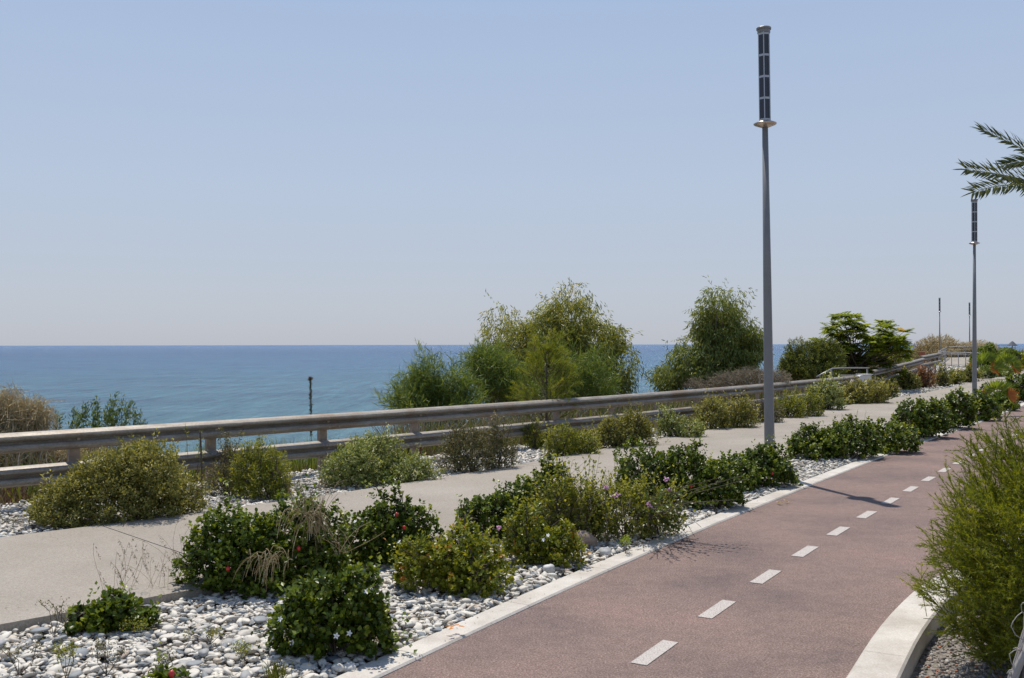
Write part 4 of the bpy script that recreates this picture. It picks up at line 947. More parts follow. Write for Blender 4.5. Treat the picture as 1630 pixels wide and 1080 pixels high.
tree('dry_bush', 'large dry tamarisk like bush behind the far ramp corner', 'bush', 97.0, [(1475, 556, 40, 34), (1500, 553, 50, 38), (1530, 557, 50, 28), (1560, 556, 60, 24), (1490, 562, 80, 26)], 1490, 108, 'dry', 6500, M_TAN, .3, .2)
MATS_D = M_DRY
# green hedge mass at far right, each bush its own thing
for i, (px, top, wd, Y, lb, mt) in enumerate([(1585, 550, 62, 78, 'broad green bush behind the far palms, right of the second lamp', M_ACA), (1618, 556, 46, 74, 'dark green bush at the right edge near the horizon', M_ACA), (1563, 562, 34, 70, 'dark bush just right of the second lamp pole near the ramp', M_CAR), (1640, 566, 40, 66, 'yellow green bush cut by the right picture edge', M_YEL), (1443, 572, 26, 50, 'yellow bush behind the uphill guard rail', M_FAN), (1410, 560, 50, 44, 'green undergrowth bush below the layered tree', M_YEL)]):
    r = rng(200 + i); hh = (590 - top); lobes = [crown_lobe(px - wd * .2, top + hh / 2, wd * .6, hh, Y), crown_lobe(px + wd * .22, top + hh * .55, wd * .55, hh * .85, Y + .5)]
    t = thing('green_bush', lb, 'bush', (lobes[0][0], Y, 0)); P, Nn = lobe_points(lobes, 1500, r, .4, -.6, .3, .4)
    v = clusters(P, Nn, 9, .3, .055 * Y / 22, .4, r, T_LANCE2, .6, .8, 0); mk('foliage', v[0], v[1], mt, t, False, v[2]); limbs(t, (lobes[0][0], Y, gz(lobes[0][0], Y)), lobes, r, .05, name='branches')

# young pine
r = rng(120); Yp = 17.6; c0 = at(868, 600, Yp); t = thing('young_pine', 'young yellow green pine with long soft needles in front of the largest tree', 'tree', (c0[0], Yp, gz(c0[0], Yp)))
A_, B_ = [], []; top = at(868, 543, Yp); bz = gz(c0[0], Yp); tr = MB(); tr.tube([(c0[0], Yp, bz - .2), (c0[0] + .03, Yp, (bz + top[2]) / 2), tuple(top)], [.03, .02, .006], 6); tr.build('trunk', M_BARK, t, True)
for k in range(15):
    z = bz + .35 + (top[2] - bz - .4) * k / 15; ln = .72 * (1 - .6 * (k / 15) ** 1.4) * r.uniform(.8, 1.1)
    for j in range(7):
        an = r.uniform(0, 6.28); st_ = np.array([c0[0], Yp, z]); e = st_ + np.array([math.cos(an), math.sin(an), .75]) * ln * r.uniform(.6, 1); A_.append(st_); B_.append(e)
        for _ in range(2):
            q_ = r.uniform(.4, .8); s2 = st_ + (e - st_) * q_; e2 = s2 + (e - st_) * .3 + r.normal(0, .1, 3) + (0, 0, .05); A_.append(s2); B_.append(e2)
A_, B_ = np.array(A_), np.array(B_); v = twigs(A_, B_, .006, .003, .4); mk('branches', v[0], v[1], M_BARK, t, False, v[2])
q_ = r.uniform(.35, 1.02, (len(A_), 80, 1)); pos = A_[:, None] + (B_ - A_)[:, None] * q_; D = nrm(B_ - A_)[:, None] * .9 + r.normal(0, .5, pos.shape) + (0, 0, .15)
n = pos.shape[0] * 80; v = leaves(pos.reshape(-1, 3), D.reshape(-1, 3), r.normal(0, 1, (n, 3)), r.uniform(.06, .11, n), .0045, T_NEED, np.clip(np.repeat(r.normal(.45, .15, len(A_)), 80) + r.normal(0, .12, n), 0, 1)); mk('needles', v[0], v[1], M_PIN, t, False, v[2])

# layered tree with pinnate leaves
r = rng(130); Yt = 36.0; cb = at(1355, 600, Yt); t = thing('layered_tree', 'spreading tree with flat layered feathery leaves right of the rounded bush', 'tree', (cb[0], Yt, gz(cb[0], Yt)))
tr = MB(); bz = gz(cb[0], Yt); fk = np.array([cb[0], Yt, .9]); tr.tube([(cb[0], Yt, bz - .2), (cb[0] - .05, Yt, 0), fk], [.07, .06, .05], 7)
parts = []; rach = []
for (px, py, wd) in [(1350, 503, 50), (1365, 520, 56), (1410, 518, 28), (1335, 530, 60), (1378, 537, 50), (1320, 522, 44), (1352, 550, 50), (1300, 540, 30), (1425, 545, 40), (1400, 552, 44), (1330, 565, 50), (1375, 570, 60), (1412, 570, 40), (1436, 556, 18), (1340, 588, 60), (1390, 590, 60), (1355, 512, 70), (1362, 580, 70), (1330, 592, 60), (1300, 580, 50), (1405, 585, 50)] + [(1368 + 66 * math.cos(a_) * q_, 545 + 36 * math.sin(a_) * q_, 26) for a_, q_ in zip(np.linspace(0, 31, 11), np.tile([.4, .75, .95], 9))]:
    for _ in range(4):
        c = at(px + r.normal(0, wd * .24), py + 4 + r.normal(0, 5), Yt + r.normal(0, .6)); m_ = (fk + c) / 2 + r.normal(0, .12, 3) + (0, 0, -.1); tr.tube([fk, m_, c], [.025, .018, .008], 5, t=r.rand())
        for k in range(13):
            an = r.uniform(0, 6.28); d = nrm(np.array([math.cos(an), math.sin(an), r.uniform(-.45, .7)])); Lf = r.uniform(.26, .44); ts = np.linspace(.12, 1, 11)
            pts = c + d * ts[:, None] * Lf + np.array([0, 0, -.18]) * (ts[:, None] ** 2) * Lf; s_ = nrm(np.cross(d, (0, 0, 1))); tt = r.normal(.5, .18)
            for sg in (-1, 1):
                parts.append(leaves(pts, np.tile(d * .45 + s_ * sg - np.array([0, 0, .15]), (11, 1)), np.tile((0, 0, 1.), (11, 1)) + r.normal(0, .25, (11, 3)), .15 * (1.1 - .4 * ts), .05, T_LANCE2, np.full(11, np.clip(tt, 0, 1))))
            rach.append(twigs(c[None], pts[-1][None], .004, .002, .5))
tr.build('trunk', M_BARK, t, True); V, F, T = merge(parts); mk('crown', V, F, M_ALM, t, False, T); V, F, T = merge(rach); mk('leaf_stalks', V, F, M_YEL, t, False, T)

# leafy sprigs above the rail at left
r = rng(140); Ys = 13.6; t = thing('leafy_sprigs', 'thin upright sprigs with narrow green leaves above the rail at left', 'bush', (*at(170, 700, Ys)[:2], gz(at(170, 700, Ys)[0], Ys))); parts = []; A_, B_ = [], []
for (px, py) in [(92, 660), (120, 655), (128, 662), (140, 645), (152, 640), (155, 652), (170, 650), (185, 628), (178, 640), (196, 640), (210, 643), (205, 652), (225, 662), (148, 662), (215, 655), (168, 662), (190, 655), (135, 655)]:
    e = at(px, py, Ys + r.normal(0, .15)); b_ = np.array([e[0] + r.normal(-.05, .12), e[1], .25]); m_ = (e + b_) / 2 + r.normal(0, .03, 3); A_ += [b_, m_]; B_ += [m_, e]
    k = 90; q_ = r.uniform(.3, 1, (k, 1)) ** .7; pos = b_ + (e - b_) * q_ + r.normal(0, .03, (k, 3)); D = nrm(e - b_) + r.normal(0, .6, (k, 3)); parts.append(leaves(pos, D, r.normal(0, 1, (k, 3)), r.uniform(.04, .08, k), .016, T_LANCE2, np.clip(r.normal(.3, .2, k), 0, 1)))
V, F, T = merge(parts); mk('foliage', V, F, M_ACA, t, False, T); v = twigs(np.array(A_), np.array(B_), .004, .002, .3); mk('stems', v[0], v[1], M_BARK, t, False, v[2])
# dead flower stalk
Yq = 14.0; a, e = at(496, 760, Yq), at(494, 603, Yq); t = thing('dead_flower_stalk', 'lone dark dried flower stalk sticking up above the rail against the sea', 'dead plant', a); r = rng(141)
v = twigs(np.array([a]), np.array([e]), .006, .004, .2); mk('stem', v[0], v[1], M_BARK, t, False, v[2]); k = 420; q_ = r.uniform(.4, 1, (k, 1)); pos = a + (e - a) * q_
v = leaves(pos, r.normal(0, 1, (k, 3)) + (0, 0, 1.2), r.normal(0, 1, (k, 3)), r.uniform(.025, .05, k), .01, T_LANCE2, r.uniform(0, .25, k)); mk('dry_leaves', v[0], v[1], M_BRN, t, False, v[2])
k = 60; v = leaves(np.tile(e, (k, 1)), r.normal(0, 1, (k, 3)) + (0, 0, .3), r.normal(0, 1, (k, 3)), r.uniform(.03, .055, k), .014, T_LANCE2, r.uniform(0, .3, k)); mk('seed_head', v[0], v[1], M_DRY, t, False, v[2])

# ground cover on the bank: dry grass and red litter (nobody could count it)
def bank_stuff(name, n, pts, lmin, lmax, width, m_, seed, up=1.0, tm=.5, skip=None):
    r = rng(seed); P = pts(r, n)
    if skip: px = 815 + F_PX * P[:, 0] / P[:, 1]; P = P[~((px > skip[0]) & (px < skip[1]))]; n = len(P)
    P = np.c_[P, hgt(P[:, 0], P[:, 1])]; D = nrm(r.normal(0, .45, (n, 3)) + (0, 0, up)); L_ = r.uniform(lmin, lmax, n)
    v = leaves(P - (0, 0, .03), D, r.normal(0, 1, (n, 3)), L_, width, T_SICK, np.clip(r.normal(tm, .22, n), 0, 1)); return mk(name, v[0], v[1], m_, None, False, v[2], 'stuff')
def band(A, off0, off1, s0=0., s1=1.):
    def f(r, n):
        q_ = r.uniform(s0, s1, n) * (len(A) - 1); i = q_.astype(int); p = A[i]; T = nrm(A[np.minimum(i + 1, len(A) - 1)] - A[np.maximum(i - 1, 0)]); nn_ = np.stack([-T[:, 1], T[:, 0]], 1); return p + nn_ * r.uniform(off0, off1, (n, 1)) + r.normal(0, .05, (n, 2))
    return f
bank_stuff('dry_grass', 14000, band(RAIL_1, .35, 3.6, .1, 1), .08, .3, .010, M_DRY, 301)
bank_stuff('dry_grass', 17000, band(RAIL_1, 1.2, 4.2, .1, 1), .3, .95, .015, M_DRY, 302, skip=(225, 620))
bank_stuff('green_undergrowth', 9000, band(RAIL_1, .8, 4.0, .3, .98), .25, .85, .02, M_RND, 303, .8, skip=(225, 630))
bank_stuff('rusty_litter', 2600, band(RAIL_1, .8, 3.0, .25, .48), .2, .5, .02, M_REDSOIL, 309, .7, skip=(335, 515))
bank_stuff('green_undergrowth', 2200, band(RAIL_1, .6, 3.0, .2, .7), .08, .25, .016, M_ACA, 308, .8)
bank_stuff('dry_grass', 7000, band(np.array([[10.4, 30.4], [12.2, 34], [14.6, 37.5], [17.4, 42.2], [20, 50]]), .4, 6, 0, 1), .3, .9, .03, M_DRY, 304)
bank_stuff('rusty_litter', 9000, band(RAIL_1, .3, 3.0, .22, .5), .05, .2, .03, M_REDSOIL, 305, .35)
bank_stuff('rusty_litter', 1800, band(RAIL_1, -.35, .15, .05, .4), .03, .08, .02, M_REDSOIL, 306, .15)
bank_stuff('dry_grass', 9000, lambda r, n: np.c_[r.uniform(32, 90, n), r.uniform(96, 122, n)], .5, 1.6, .08, M_DRY, 307)
# reeds seen between the beams
for (px, wd, lb) in [(470, 120, 'teal green reedy weeds seen between the two rail beams near the dead stalk'), (330, 60, 'small reedy weeds seen between the beams behind the wooden stake')]:
    r = rng(px); Yr = 14.6 if px > 400 else 13.4; n = 500; c = at(px, 700, Yr); t = thing('reedy_weeds', lb, 'weeds', (c[0], c[1], gz(c[0], c[1])))
    P = np.c_[c[0] + r.uniform(-.5, .5, n) * wd / F_PX * Yr, np.full(n, Yr) + r.normal(0, .25, n), np.zeros(n)]; P[:, 2] = hgt(P[:, 0], P[:, 1])
    v = leaves(P, r.normal(0, .22, (n, 3)) + (0, 0, 1), r.normal(0, 1, (n, 3)), r.uniform(.2, .62, n), .012, T_SICK, r.uniform(.2, .8, n)); mk('leaves', v[0], v[1], M_ACA, t, False, v[2])

# ------------------------------------------------------------------ big fine-leaved bush at the right
r = rng(400); bc = np.array([3.26, 5.5, -.12]); t = thing('fine_leaved_bush', 'big soft bright green bush with fine needle leaves overhanging the right kerb', 'bush', bc)
A_, B_ = [], []; tipdir = []
for i in range(2600):
    an = r.uniform(0, 6.28); el = np.arcsin(r.uniform(-.55, 1)); rad = r.uniform(.5, 1.0) ** .6 * (1 + .16 * math.sin(an * 4 + 1) * math.cos(el * 3))
    ch_ = math.cos(el) if el > 0 else 1.0 + .5 * math.sin(el)
    u = np.array([math.cos(an) * ch_, math.sin(an) * ch_, math.sin(el)])
    e = bc + (0, 0, .48) + u * rad * np.array([.95, .84, .92]) + (0, 0, .06)
    if e[2] < -.02: continue
    d = nrm(u * .9 + r.normal(0, .35, 3) + (-.1, 0, .5)); A_.append(e - d * r.uniform(.2, .42)); B_.append(e); 
A_, B_ = np.array(A_), np.array(B_); n0 = len(A_)
q_ = r.uniform(.3, .95, (n0, 5, 1)); s2 = (A_[:, None] + (B_ - A_)[:, None] * q_).reshape(-1, 3); d2 = nrm(np.repeat(nrm(B_ - A_), 5, 0) + r.normal(0, .42, s2.shape)); e2 = s2 + d2 * r.uniform(.07, .17, (len(s2), 1))
v = merge([twigs(A_, B_, .0022, .001, .3), twigs(s2, e2, .0012, .0007, .5)]); mk('twigs', v[0], v[1], M_BRN, t, False, v[2])
AA, BB = np.concatenate([A_, s2]), np.concatenate([B_, e2]); tn = np.repeat(np.clip(r.normal(.42, .16, n0), 0, 1), 1); tn = np.concatenate([tn, np.repeat(tn, 5)])
k = 30; q_ = r.uniform(.1, 1.0, (len(AA), k, 1)); pos = AA[:, None] + (BB - AA)[:, None] * q_; D = nrm(BB - AA)[:, None] * 1.0 + r.normal(0, .5, pos.shape); n = len(AA) * k
v = leaves(pos.reshape(-1, 3), D.reshape(-1, 3), r.normal(0, 1, (n, 3)), r.uniform(.014, .032, n), .0042, T_NEED, np.clip(np.repeat(tn, k) + r.normal(0, .1, n), 0, 1)); mk('foliage', v[0], v[1], M_MEL, t, False, v[2])
mb = MB()
for i in range(9):
    an = r.uniform(0, 6.28); e = bc + np.array([math.cos(an) * .45, math.sin(an) * .45, r.uniform(.5, .9)]); m_ = (bc + e) / 2 + r.normal(0, .07, 3); mb.tube([bc + (0, 0, -.05), m_, e], [.024, .016, .006], 6, t=.4)
mb.build('branches', M_BARK, t, True)

# grey dead trunk strands at the right edge
r = rng(410); t = thing('dead_tree', 'grey stringy dead tree trunk at the lower right picture edge', 'dead tree', at(1606, 1230, 4.2) * [1, 1, 0])
a = at(1612, 1110, 4.2); e = at(1652, 850, 4.2); mb = None
for i in range(9):
    pts = []; ph = r.uniform(0, 6.28)
    for q_ in np.linspace(-.5, 1, 18):
        c = a + (e - a) * q_; c = c * [1, 0, 1] + [0, 4.2 + (5.0 - 4.2) * (1 - q_) * 0, 0]; bowx = .035 * math.sin(q_ * math.pi) 
        pts.append(c + np.array([bowx + .028 * math.cos(ph + q_ * 4 + .5 * math.sin(i)), .03 * math.sin(ph + q_ * 4), 0]) + r.normal(0, .003, 3))
    mb = MB(); mb.tube(pts, r.uniform(.006, .014), 5, t=r.uniform(.1, 1)); mb.build('strand', M_GREYBARK, t, True)
for i in range(7):
    q_ = r.uniform(.0, .8); c = a + (e - a) * q_; c[1] = 4.2; pts = [c]
    for k in range(5): pts.append(pts[-1] + np.array([-.02 * (1 - k * .5) + r.normal(0, .006), r.normal(0, .006), r.normal(.012, .012)]))
    mb = MB(); mb.tube(pts, .0018, 4, t=.9); mb.build('loose_fibre', M_GREYBARK, t, True)

# ------------------------------------------------------------------ date palm whose fronds reach in at the upper right
r = rng(420); pb = np.array([7.75, 12.0, 3.0]); t = thing('date_palm', 'date palm whose green fronds reach in at the upper right edge', 'palm', (pb[0], pb[1], -.12))
mb = MB(); zz = np.linspace(-.15, 2.95, 16); mb.tube([(pb[0] + .03 * math.sin(z), pb[1], z) for z in zz], [.2 + .02 * (i % 2) for i in range(16)], 10, t=.3); mb.build('trunk', M_BARK, t, True)
def frond(p0, p1, p2, ll=.32, nl=125, droop=.1, tm=.4, roll=0):
    ts = np.linspace(0, 1, nl)[:, None]; C = (1 - ts) ** 2 * p0 + 2 * ts * (1 - ts) * p1 + ts ** 2 * p2; T = nrm(np.gradient(C, axis=0)); s_ = nrm(np.cross(T, (0, 0, 1.))); up = np.cross(s_, T); s_, up = s_ * math.cos(roll) + up * math.sin(roll), up * math.cos(roll) - s_ * math.sin(roll); parts = []
    k = (ts[:, 0] > .14); 
    for sg in (-1, 1):
        w_ = (1 - .35 * ts[k] ** 3)
        D = T[k] * (.95 + .5 * ts[k]) + s_[k] * sg * .85 + up[k] * r.normal(.45, .22, (k.sum(), 1)) + r.normal(0, .07, (k.sum(), 3)) - np.array([0, 0, droop])
        parts.append(leaves(C[k], D, up[k] + r.normal(0, .3, (k.sum(), 3)), (ll * w_[:, 0]) * r.uniform(.85, 1.1, k.sum()) * np.clip(ts[k, 0] * 4, .4, 1), .024, T_SICK, np.clip(r.normal(tm, .15, k.sum()), 0, 1)))
    parts.append(leaves(C[-4:], T[-4:], up[-4:], .2, .016, T_SICK, np.full(4, tm)))
    V, F, T_ = merge(parts); fo = mk('frond', V, F, M_PALM, t, False, T_); mb = MB(); mb.tube(C[::6], np.linspace(.018, .004, len(C[::6])), 5, t=.7); mb.build('midrib', M_YEL, fo, True)
def pxp(px, py, Y): return at(px, py, Y)
frond(pb, pxp(1720, 275, 11.9), pxp(1568, 208, 11.6), .27, roll=1.0)
frond(pb, pxp(1690, 285, 11.8), pxp(1540, 270, 11.3), .3, roll=1.1)
frond(pb, pxp(1680, 262, 11.7), pxp(1550, 306, 11.0), .28, roll=1.0)
frond(pb, pxp(1690, 235, 12.6), pxp(1604, 262, 12.4), .27, roll=.9)
for i in range(16):
    an = 2 * math.pi * i / 16 + .2; d = np.array([math.cos(an), math.sin(an), 0]);
    if d[0] < -.45: continue
    L_ = r.uniform(1.5, 2.0); frond(pb, pb + d * L_ * .5 + (0, 0, r.uniform(.7, 1.2)), pb + d * L_ + (0, 0, r.uniform(-.3, .7)), .3)
for i in range(6):
    an = r.uniform(-1.2, 1.2); d = np.array([math.cos(an), math.sin(an), 0]); frond(pb, pb + d * .5 + (0, 0, 1.1), pb + d * 1.1 + (0, 0, 1.6), .3)

# fan palms
def fan_palm(label, px, base, top, seed, Y, orange):
    r = rng(seed); c = at(px, base, Y); H_ = (base - top) / F_PX * Y; t = thing('fan_palm', label, 'palm', (c[0], c[1], 0))
    k = 0
    for i in range(9 + orange):
        dead = i >= 9; an = (i / 9 * math.pi + r.normal(0, .1)) if not dead else r.choice([.12, math.pi - .12]) + r.normal(0, .12)
        d = nrm(np.array([math.cos(an), r.uniform(-.4, .4), abs(math.sin(an)) * (.9 if not dead else .6) + .25])); hub = c + d * H_ * .42
        side = nrm(np.cross(d, (0, -1, .1))); m_ = 17; q_ = np.linspace(-1.15, 1.15, m_)[:, None]; D = d * np.cos(q_) + side * np.sin(q_) + r.normal(0, .04, (m_, 3))
        v = leaves(np.tile(hub, (m_, 1)), D, np.tile(np.cross(d, side), (m_, 1)), H_ * .58 * r.uniform(.85, 1.05, m_) * (.8 if dead else 1), H_ * .05 * (1.5 if dead else 1), T_LANCE2, np.clip(r.normal(.4, .2, m_), 0, 1))
        o = mk('fan_leaf', v[0], v[1], M_ORG if dead else M_FAN, t, False, v[2])
        if dead: o['label'] = 'dead orange fan leaf'
        s_ = twigs(c[None], hub[None], .012 * Y / 26, .008, .6); mk('leaf_stalk', s_[0], s_[1], M_FAN, o, False, s_[2])
fan_palm('small fan palm with orange dead leaves right of the second lamp', 1589, 636, 599, 500, 23.6, 6)
fan_palm('left one of the two pale fan palms far beyond the second lamp', 1570, 590, 556, 501, 46, 3)
fan_palm('right one of the two pale fan palms with brown dead leaves beyond second lamp', 1601, 590, 558, 502, 46, 5)

# closed parasol tip and planter at the far right
c = at(1611.5, 547, 92); t = thing('parasol', 'tiny dark parasol top above the bushes on the horizon at right', 'parasol', (c[0], c[1], 0))
mb = MB(); mb.lathe([(.02, 2.42), (.1, 2.36), (.46, 2.0), (.42, 1.97), (.03, 2.05)], (c[0], c[1], 0), 12); mb.V[0][:, 2] += c[2] - 2.2; mb.build('canopy', M_DARK, t)
mb = MB(); mb.tube([(c[0], c[1], -.3), (c[0], c[1], c[2] + .2)], .04, 6); mb.build('pole', M_DARK, t)
c = at(1619.5, 581, 66); t = thing('planter', 'dark purple grey planter on the pale paving at the far right', 'planter', (c[0], c[1], 0)); c[2] = 0
mb = MB(); mb.lathe([(.3, -.02), (.34, .1), (.2, .45), (.28, .75), (.34, .8), (.3, .82)], c, 12); mb.build('pot', M_PLASTIC, t, True)
r = rng(9); k = 120; v = leaves(np.tile(c + (0, 0, .8), (k, 1)), r.normal(0, 1, (k, 3)) + (0, 0, .6), r.normal(0, 1, (k, 3)), r.uniform(.2, .45, k), .06, T_LANCE2, r.uniform(0, .4, k)); mk('plant', v[0], v[1], M_CAR, t, False, v[2])

# ------------------------------------------------------------------ small things
# stake with spindly plant
b_ = G(322, 800); t = thing('wooden_stake', 'thin dark wooden stake standing in pebbles in front of the rail', 'stake', b_)
Yk = b_[1]; mb = MB(); mb.tube([b_ - (0, 0, .1), at(321, 740, Yk), at(318.5, 689, Yk)], [.011, .0095, .009], 6, t=0); mb.build('shaft', M_BARK, t)
r = rng(601)
def spindly(label, px, base, top, seed, mt, n=40, wd=22, ll=.03, name='spindly_plant', Y=None):
    r = rng(seed); b_ = G(px, base) if Y is None else at(px, base, Y); Y = b_[1]; t = thing(name, label, 'plant', b_); A_, B_ = [], []; parts = []
    for i in range(5):
        e = at(px + r.normal(0, wd * .5), top + abs(r.normal(0, 1)) * (base - top) * .2, Y + r.normal(0, .05)); m_ = (b_ + e) / 2 + r.normal(0, .03, 3); A_ += [b_, m_]; B_ += [m_, e]
        k = n; q_ = r.uniform(.35, 1, (k, 1)) ; parts.append(leaves(m_ + (e - m_) * q_ + r.normal(0, .015, (k, 3)), r.normal(0, .8, (k, 3)) + (0, 0, .4), r.normal(0, 1, (k, 3)), r.uniform(.6, 1.1, k) * ll, ll * .45, T_LANCE, np.clip(r.normal(.5, .2, k), 0, 1)))
    v = twigs(np.array(A_), np.array(B_), .0025, .0015, .3); mk('stems', v[0], v[1], M_BARK, t, False, v[2]); V, F, T = merge(parts); mk('leaves', V, F, mt, t, False, T); return t
spindly('spindly yellow sapling reaching over the rail beam just left of the stake', 312, 795, 672, 602, M_YEL, 22, 34, name='sapling')
spindly('pale twiggy plant against the rail right of the wooden stake', 356, 785, 680, 603, M_BRN, 60, 26, name='sapling')
spindly('orange and yellow tipped weed in pebbles between the grey green and brownish shrubs', 650, 722, 693, 604, M_ORG, 30, 10, .04, 'weed')
spindly('bare thin twig rising from the shrub row right of the nearest lamp', 1365, 700, 645, 605, M_DRY, 4, 12, .02, 'twig')
spindly('thin dry twig beside the walkway right of the nearest lamp', 1342, 700, 655, 606, M_DRY, 4, 4, .02, 'twig')

def grass_tuft(label, px, base, top, seed, n, spread, heads=0, mt=None, name='dry_grass_tuft', arch=.3, lift=0, wdt=.0022, Yf=None):
    r = rng(seed); b_ = G(px, base) + (0, 0, lift) if Yf is None else at(px, base, Yf); Y = b_[1]; h = (base - top) / F_PX * Y; t = thing(name, label, 'grass', b_); A_, B_ = [], []; hd = []
    for i in range(n):
        s_ = b_ + r.normal(0, .03, 3) * (1, 1, 0); d = nrm(np.array([r.normal(0, spread), r.normal(0, spread * .6), 1])); L_ = h * r.uniform(.5, 1.05); p = s_; bend = np.array([r.normal(0, arch), r.normal(0, arch * .5), -arch * r.uniform(0, .8)])
        for k in range(5):
            q_ = p + nrm(d + bend * (k / 4) ** 1.5) * L_ / 5; A_.append(p); B_.append(q_); p = q_
        if i < heads: hd.append(p)
    v = twigs(np.array(A_), np.array(B_), wdt, wdt * .7, .5); v = (v[0], v[1], np.repeat(np.clip(r.normal(.5, .25, len(A_)), 0, 1), 6)); mk('blades', v[0], v[1], mt or M_STRAW, t, False, v[2])
    if hd:
        parts = []
        for p in hd:
            k = 16; q_ = r.uniform(0, 1, (k, 1)); parts.append(leaves(p + np.array([.03, 0, -.07]) * q_ * 1.4, r.normal(0, .5, (k, 3)) + (.3, 0, -.7), r.normal(0, 1, (k, 3)), r.uniform(.012, .025, k), .004, T_LANCE2, r.uniform(0, .5, k)))
        V, F, T = merge(parts); mk('seed_heads', V, F, M_DRY, t, False, T)
    return t
def hanging_grass(label, px, py, Y, seed, n, hpx, sx):
    r = rng(seed); b_ = at(px, py, Y); t = thing('dry_grass_tuft', label, 'grass', b_); A_, B_ = [], []; h = hpx / F_PX * Y
    for i in range(n):
        p = b_ + r.normal(0, 1, 3) * (.05, .02, .025); d = np.array([r.normal(sx, .45), r.uniform(-.5, -.1), r.uniform(-.4, .7)]); L_ = h * r.uniform(.5, 1.2)
        for k in range(6): q_ = p + nrm(d + np.array([0, 0, -.42 * k])) * L_ / 6; A_.append(p); B_.append(q_); p = q_
    w_ = r.uniform(.0012, .003, n).repeat(6); v = twigs(np.array(A_), np.array(B_), w_, w_ * .7, .5); mk('blades', v[0], v[1], M_TAN, t, False, np.repeat(np.clip(r.normal(.35, .25, n), 0, 1).repeat(6), 6)); return t
hanging_grass('tuft of dead straw grass hanging over the middle of the big dark shrub', 492, 815, 6.85, 701, 42, 62, .05)
hanging_grass('pale dead grass tangle low on the front of the big dark shrub', 430, 885, 6.62, 702, 46, 52, -.3)
grass_tuft('tall straw stems standing up out of the right part of the big dark shrub', 500, 850, 760, 703, 18, .22, 10, arch=.3, Yf=6.8)
grass_tuft('long leaning straw stems arching between the big dark shrub and its right neighbour', 545, 880, 800, 704, 12, .6, 6, arch=.5, Yf=6.9)
grass_tuft('fine nodding grass stems with seed heads against the walkway at left', 192, 955, 850, 705, 14, .32, 14, arch=.4, wdt=.0014)
grass_tuft('faint thin grass stems near the walkway edge, left of the big dark shrub', 250, 945, 855, 706, 8, .35, 8, arch=.6, wdt=.0013)
grass_tuft('grass stems with dark seed heads in front of the large olive shrub', 300, 925, 812, 707, 12, .45, 12, arch=.7, wdt=.0013)
grass_tuft('straw grass tuft at the kerb right of the flowering front shrub', 608, 1022, 985, 708, 60, .5, 0, arch=.8, wdt=.0018)
grass_tuft('small green and yellow grass tuft at the bottom edge left of the kerb', 440, 1085, 1052, 709, 70, .35, 0, M_YEL, arch=.4, wdt=.0022)
grass_tuft('dry stems in the pebbles right of the yellow domed shrub', 470, 800, 735, 710, 10, .3, 5, arch=.3, wdt=.0018)
def weed(label, px, base, top, seed, n, mt, wd=30, name='dry_weed'):
    return spindly(label, px, base, top, seed, mt, n, wd, .016, name)
weed('brown umbrella headed dried weed at the walkway edge on the far left', 85, 1010, 955, 801, 26, M_BRN, 26)
weed('wiry yellow green weed in the pebbles at the far lower left', 30, 1075, 1015, 802, 40, M_BRN, 60)
weed('yellowish weed with thin red stems at the bottom left', 105, 1085, 1020, 803, 50, M_YEL, 60)
weed('sparse wiry weed in the pebbles below the low flat shrub', 170, 1075, 1018, 804, 40, M_BRN, 55)
weed('small yellow green weed on pebbles left of the flowering front shrub', 390, 1048, 1022, 805, 46, M_YEL, 30)
weed('tiny weed sprawling on pebbles below the big dark shrub', 335, 1025, 1003, 806, 40, M_OLV, 36)
weed('yellow weed under the low flat shrub on the left', 215, 1012, 985, 807, 40, M_YEL, 24)
weed('wiry weed above the sliver of shrub at the bottom edge', 255, 1075, 1035, 808, 30, M_BRN, 40)
weed('pale yellow weed sprig at the kerb by the round pale grey rock', 995, 880, 855, 809, 60, M_FAN, 8)
weed('dry creeping weed on the pebbles at the left picture edge beside the walkway', 20, 835, 820, 810, 40, M_BRN, 40)
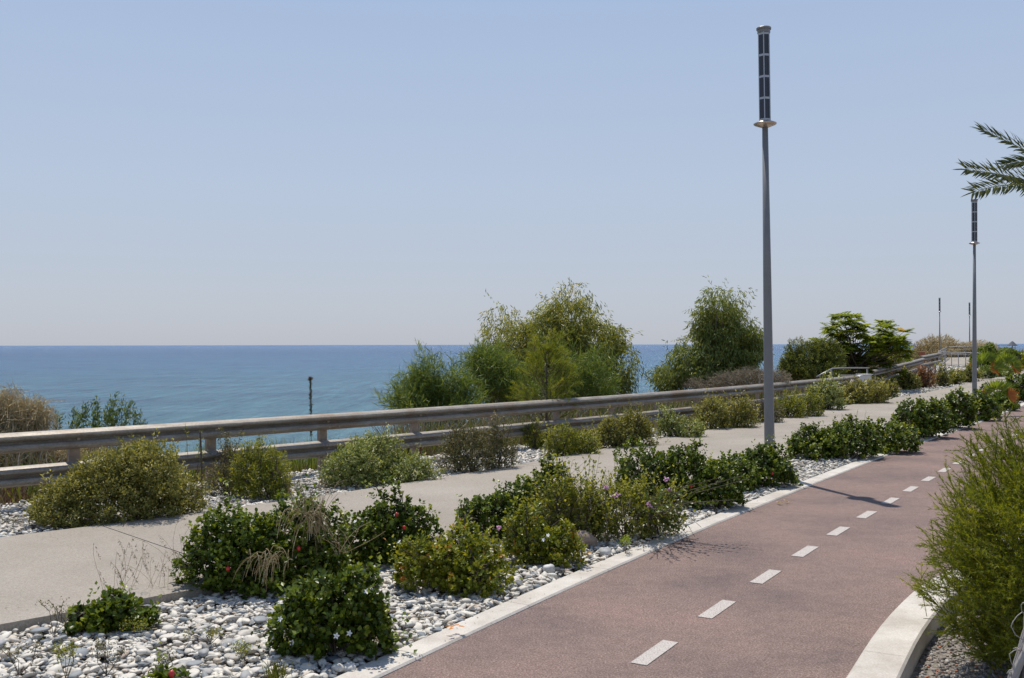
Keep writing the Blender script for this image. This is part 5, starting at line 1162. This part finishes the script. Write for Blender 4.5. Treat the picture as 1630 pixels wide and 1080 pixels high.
# dry leaves blown on path, kerb and pebbles
r = rng(900)
for (px, py, lb) in [(730, 1010, 'curled orange brown dead leaf on pebbles near the kerb'), (1237, 802, 'yellow dry leaf fragment on the cycle path left end of a pair'), (1252, 800, 'yellow dry leaf fragment on the cycle path right end of a pair')]:
    p = G(px, py) + (0, 0, .012 if px > 1000 else .05); v = leaves(p[None] + r.normal(0, .02, (5, 3)) * (1, 1, 0), r.normal(0, 1, (5, 3)) * (1, 1, .15), np.tile((0, .2, 1.), (5, 1)), .05, .022, T_LANCE, np.full(5, .6))
    tag(mk('dead_leaf', v[0], v[1], M_ORG if px < 1000 else M_STRAW, None, False, v[2]), lb, 'leaf')
n = 420; P = scatter(offset(PATH_L, -.19), offset(PATH_L, .35), 30, r, 4, 14); P = P[r.rand(len(P)) < .9]; n = len(P); P = np.c_[P, np.full(n, .004)]
v = leaves(P, r.normal(0, 1, (n, 3)) * (1, 1, .1), np.tile((0, 0, 1.), (n, 1)), r.uniform(.008, .02, n), .006, T_LANCE2, r.uniform(0, .5, n)); o = mk('leaf_litter', v[0], v[1], M_BRN, None, False, v[2]); o['kind'] = 'stuff'

Q_ = np.concatenate([scatter(WALK_F, offset(WALK_F, .5), 26, r, 4, 22), scatter(offset(WALK_N, -.45), WALK_N, 30, r, 4, 16), scatter(offset(PATH_L, PW - .4), offset(PATH_L, PW), 26, r, 4, 14)]); zq = 0
dP = np.min(np.linalg.norm(Q_[:, None] - WALK_F[None, ::3], axis=2), 1); zq = np.where(dP < 3.2, .054, -.006)
v = leaves(np.c_[Q_, zq], r.normal(0, 1, (len(Q_), 3)) * (1, 1, .1), np.tile((0, 0, 1.), (len(Q_), 1)), r.uniform(.008, .024, len(Q_)), .007, T_LANCE2, r.uniform(0, .7, len(Q_))); o = mk('windblown_litter', v[0], v[1], M_DRY, None, False, v[2]); o['kind'] = 'stuff'
P = scatter(INN, KO, 170, r, 4, 14); P = P[:9000]; n = len(P); P = np.c_[P, np.full(n, .012) + r.uniform(0, .02, n)]
v = leaves(P, r.normal(0, 1, (n, 3)) * (1, 1, .25), r.normal(0, .35, (n, 3)) + (0, 0, 1.), r.uniform(.01, .034, n), .009, T_LANCE, r.uniform(0, .9, n)); o = mk('dry_leaf_litter', v[0], v[1], M_DRY, None, False, v[2]); o['kind'] = 'stuff'
